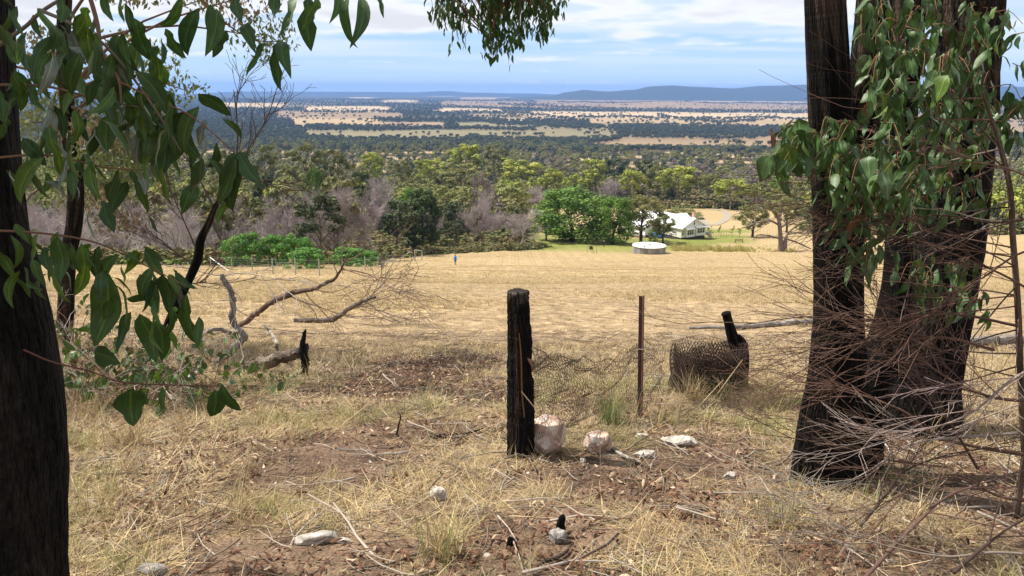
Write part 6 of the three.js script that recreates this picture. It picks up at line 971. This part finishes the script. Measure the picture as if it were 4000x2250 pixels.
tussock('green-tinged tussock at the lower right', 1965, 1330, 120, 0.4, [...GRN, ...DRY]);
tussock('green blades at the foot of the twin burnt stems', 2235, 1200, 40, 0.22, LUSH);
tussock('straw tussock below the slender gum', 330, 1120, 110, 0.4, DRY);
// tall single stalks with seed heads
seed(561);
function stalk(label, x0, y0, x1, y1, D, head, bow = 0) {
  const p = hit(x0, y0), d = D || -p.z, e = at(x1, y1, d).sub(p), s = new Soup(), mid = e.clone().multiplyScalar(0.5).add(V(bow, Math.abs(bow) * 0.4, 0)), c = curve([V(), mid, e], 14); s.tint = [0.56, 0.45, 0.27]; s.tube(c, c.map((_, i) => lerp(0.0022, 0.0014, i / 14)), 5);
  const o = base('grass_stalk', label, 'grass stalk', null, p); mesh('stem', s.geometry(), twigMaterial, o); const h = new Soup(); h.tint = [0.6, 0.47, 0.27]; const k = c.slice(Math.round(14 * (1 - head))); if (k.length > 2) { h.tube(k, k.map((_, i) => 0.0016 + 0.0022 * Math.sin(Math.PI * (i + 0.6) / k.length)), 6); mesh('seed_head', h.geometry(), twigMaterial, o); }
}
stalk('long straw stalk leaning over the netting roll', 1640, 1195, 1868, 905, 0, 0.3, 0.02); stalk('second long straw stalk leaning over the netting roll, below the first', 1600, 1180, 1820, 955, 0, 0.3, 0.02); stalk('long straw stalk ending left of the burnt stump', 1690, 1100, 1800, 1010, 0, 0.4);
stalk('tall straw stalk leaning right in the left grass', 690, 1240, 935, 1010, 0, 0.3, -0.03); stalk('brown seed stalk standing at the bottom centre', 1165, 1290, 1240, 1070, 0, 0.3); stalk('bowed pale stalk arching left near the bottom centre', 1190, 1360, 955, 1215, 0, 0.2, 0.06); stalk('bowed pale stalk arching over the burnt stub', 1560, 1310, 1280, 1298, 0, 0.2, 0.0);
stalk('thin upright stalk before the pink rocks', 1512, 1300, 1508, 1000, 0, 0.1); stalk('pale stalk crossing the charred post', 1470, 1180, 1312, 985, 0, 0.25, 0.0); stalk('thick dry stalk rising beside the twin burnt stems', 1930, 1130, 2040, 930, 0, 0.35); stalk('tall stalk at the far left beside the trunk', 280, 1300, 258, 1080, 0, 0.15); stalk('thin dark stalk at the left edge of the grass', 395, 1420, 440, 1100, 0, 0.05); stalk('leaning pale stalk in the shrub at the left', 410, 1010, 465, 905, 0, 0.5); stalk('dark dead stalk at the lower right', 1935, 1449, 1890, 1230, 0, 0.05); stalk('second dark dead stalk at the lower right', 2010, 1420, 1985, 1250, 0, 0.05);
// ---------------------------------------------------------------- dead brush heaped at the right
seed(581);
const brushTone = () => (rnd() < 0.55 ? tone([0.12, 0.072, 0.056], 0.2) : rnd() < 0.5 ? tone([0.25, 0.2, 0.175], 0.18) : tone([0.075, 0.05, 0.042], 0.2));
const brushOpt = { steps: 7, wander: 0.075, levels: 2, kids: [0.75, 0.6, 0.5], spread: [0.25, 0.7], shrink: [0.42, 0.7], minRadius: 0.0013, thin: 0.3, kidRadius: 0.6 };
function brush(label, list, r0, kids) {
  const D0 = list[0][2], foot = at(list[0][0], list[0][1], D0); foot.y = groundY(foot.x, foot.z); const o = base('dead_brush', label, 'dead branch', 'dead brush heaped against the burnt gums', foot), s = new Soup(), q = sightings(list.map(([x, y, D]) => [x, y, D, 1]), foot, 24); s.tint = brushTone(); const base0 = s.tint; s.tube(q.pts, q.pts.map((_, i) => lerp(r0 * 0.8, r0 * 0.2, i / 24)), 7);
  const t = new Soup(); for (let k = 0; k < kids; k++) { const i = Math.floor(rr(3, 24)), d = q.pts[Math.min(24, i + 1)].clone().sub(q.pts[i - 1]).normalize(); t.tint = tone(base0, 0.18); limb(t, q.pts[i], d.add(V(gauss() * 0.5, gauss() * 0.45, gauss() * 0.45)), rr(0.25, 0.6), r0 * 0.32, brushOpt, 0); }
  mesh('stem', s.geometry(), twigMaterial, o); mesh('twigs', t.geometry(), twigMaterial, o);
}
[
  ['dark dead branch sweeping left across the foot of the twin stems', [[2620, 1150, 3.6], [2350, 1096, 3.7], [2277, 1037, 3.75], [2188, 1001, 3.8], [2110, 972, 3.85], [2000, 960, 3.9]], 0.012, 8],
  ['pale dead branch rising from the bottom edge to the right', [[2170, 1460, 2.75], [2312, 1311, 3.0], [2383, 1250, 3.1], [2543, 1193, 3.2], [2650, 1160, 3.3]], 0.011, 7],
  ['pale dead branch above the one from the bottom edge', [[2165, 1322, 3.1], [2241, 1229, 3.3], [2269, 1190, 3.4], [2383, 1144, 3.5], [2560, 1120, 3.6]], 0.010, 7],
  ['grey dead branch in the lower right corner', [[2400, 1440, 2.6], [2470, 1380, 2.7], [2543, 1325, 2.8], [2660, 1270, 2.9]], 0.011, 5],
  ['long thin dead branch reaching left over the litter', [[2560, 1090, 3.6], [2401, 1101, 3.6], [2294, 1119, 3.5], [2163, 1197, 3.4], [2045, 1247, 3.3]], 0.009, 7],
  ['bleached dead branch crossing the black base of the twin stems', [[2380, 1175, 3.6], [2241, 1158, 3.6], [2170, 1137, 3.65], [2010, 1105, 3.7], [1900, 1090, 3.8]], 0.008, 6],
  ['reddish dead branch reaching farthest left across the stems', [[2560, 820, 3.7], [2400, 790, 3.7], [2259, 801, 3.7], [2177, 806, 3.75], [2028, 797, 3.8], [1870, 817, 3.9]], 0.010, 9],
  ['brown dead branch arching over the dark hollow of the stems', [[2500, 880, 3.5], [2380, 850, 3.5], [2259, 856, 3.55], [2188, 860, 3.6], [2081, 888, 3.65], [2020, 932, 3.7]], 0.010, 9],
  ['rust-brown dead branch high across the thick gum', [[2640, 760, 3.6], [2520, 690, 3.6], [2400, 640, 3.65], [2280, 600, 3.7], [2150, 610, 3.7], [2060, 640, 3.75]], 0.008, 9],
  ['topmost dead branch among the green leaves', [[2640, 470, 3.8], [2520, 420, 3.8], [2400, 410, 3.8], [2290, 440, 3.8], [2180, 470, 3.85]], 0.007, 8],
  ['dead branch slanting down from the right above the litter', [[2640, 900, 3.3], [2540, 960, 3.3], [2440, 1040, 3.3], [2330, 1080, 3.35], [2200, 1090, 3.4]], 0.010, 8],
  ['dark dead branch running into the right edge', [[2640, 1010, 3.2], [2500, 1000, 3.3], [2400, 960, 3.4], [2300, 900, 3.5], [2200, 880, 3.6]], 0.011, 8],
  ['thin dead branch fanning out near the right edge', [[2640, 620, 3.5], [2560, 640, 3.5], [2470, 700, 3.5], [2380, 740, 3.55], [2280, 740, 3.6]], 0.008, 8],
  ['low dead branch lying along the bottom right', [[2640, 1400, 2.8], [2500, 1390, 2.8], [2380, 1400, 2.8], [2260, 1380, 2.85], [2150, 1350, 2.9]], 0.009, 6],
  ['grey dead branch behind the bottom-right ones', [[2640, 1260, 3.1], [2520, 1250, 3.1], [2400, 1200, 3.2], [2290, 1230, 3.2], [2200, 1290, 3.2]], 0.010, 7],
  ['short dead branch crossing in the middle of the heap', [[2460, 1180, 3.3], [2400, 1080, 3.35], [2340, 1000, 3.4], [2300, 930, 3.45]], 0.009, 6],
  ['dead branch with curled twigs below the green leaves', [[2640, 540, 3.6], [2500, 560, 3.6], [2360, 540, 3.65], [2240, 560, 3.7], [2120, 540, 3.75]], 0.007, 9],
].forEach(([label, list, r, k]) => brush(label, list, r, k));
{
  const foot = hit(2570, 1010), D = 4.0, f2 = at(2570, 1100, D); f2.y = groundY(f2.x, f2.z); const o = base('dead_sapling', 'straight dead sapling with seed capsules at the right edge', 'dead tree', null, f2), s = new Soup(), q = sightings([[2580, 1180, D, 18], [2568, 960, D, 17], [2560, 760, D, 16], [2548, 600, D, 15], [2540, 470, D, 14], [2510, 350, D, 11], [2470, 230, D, 7]], f2, 40); q.pts[0].y = -0.05; s.tint = [0.21, 0.15, 0.12]; s.tube(q.pts, q.rad, 10); mesh('trunk', s.geometry(), barkMaterial, o);
  const t = new Soup(); for (let i = 0; i < 26; i++) { t.tint = brushTone(); limb(t, q.pts[Math.floor(rr(5, 40))], V(-rr(0.3, 1), gauss() * 0.4, gauss() * 0.5), rr(0.4, 0.9), 0.005, brushOpt, 1); } mesh('twigs', t.geometry(), twigMaterial, o);
}
renderer.render(scene, camera);
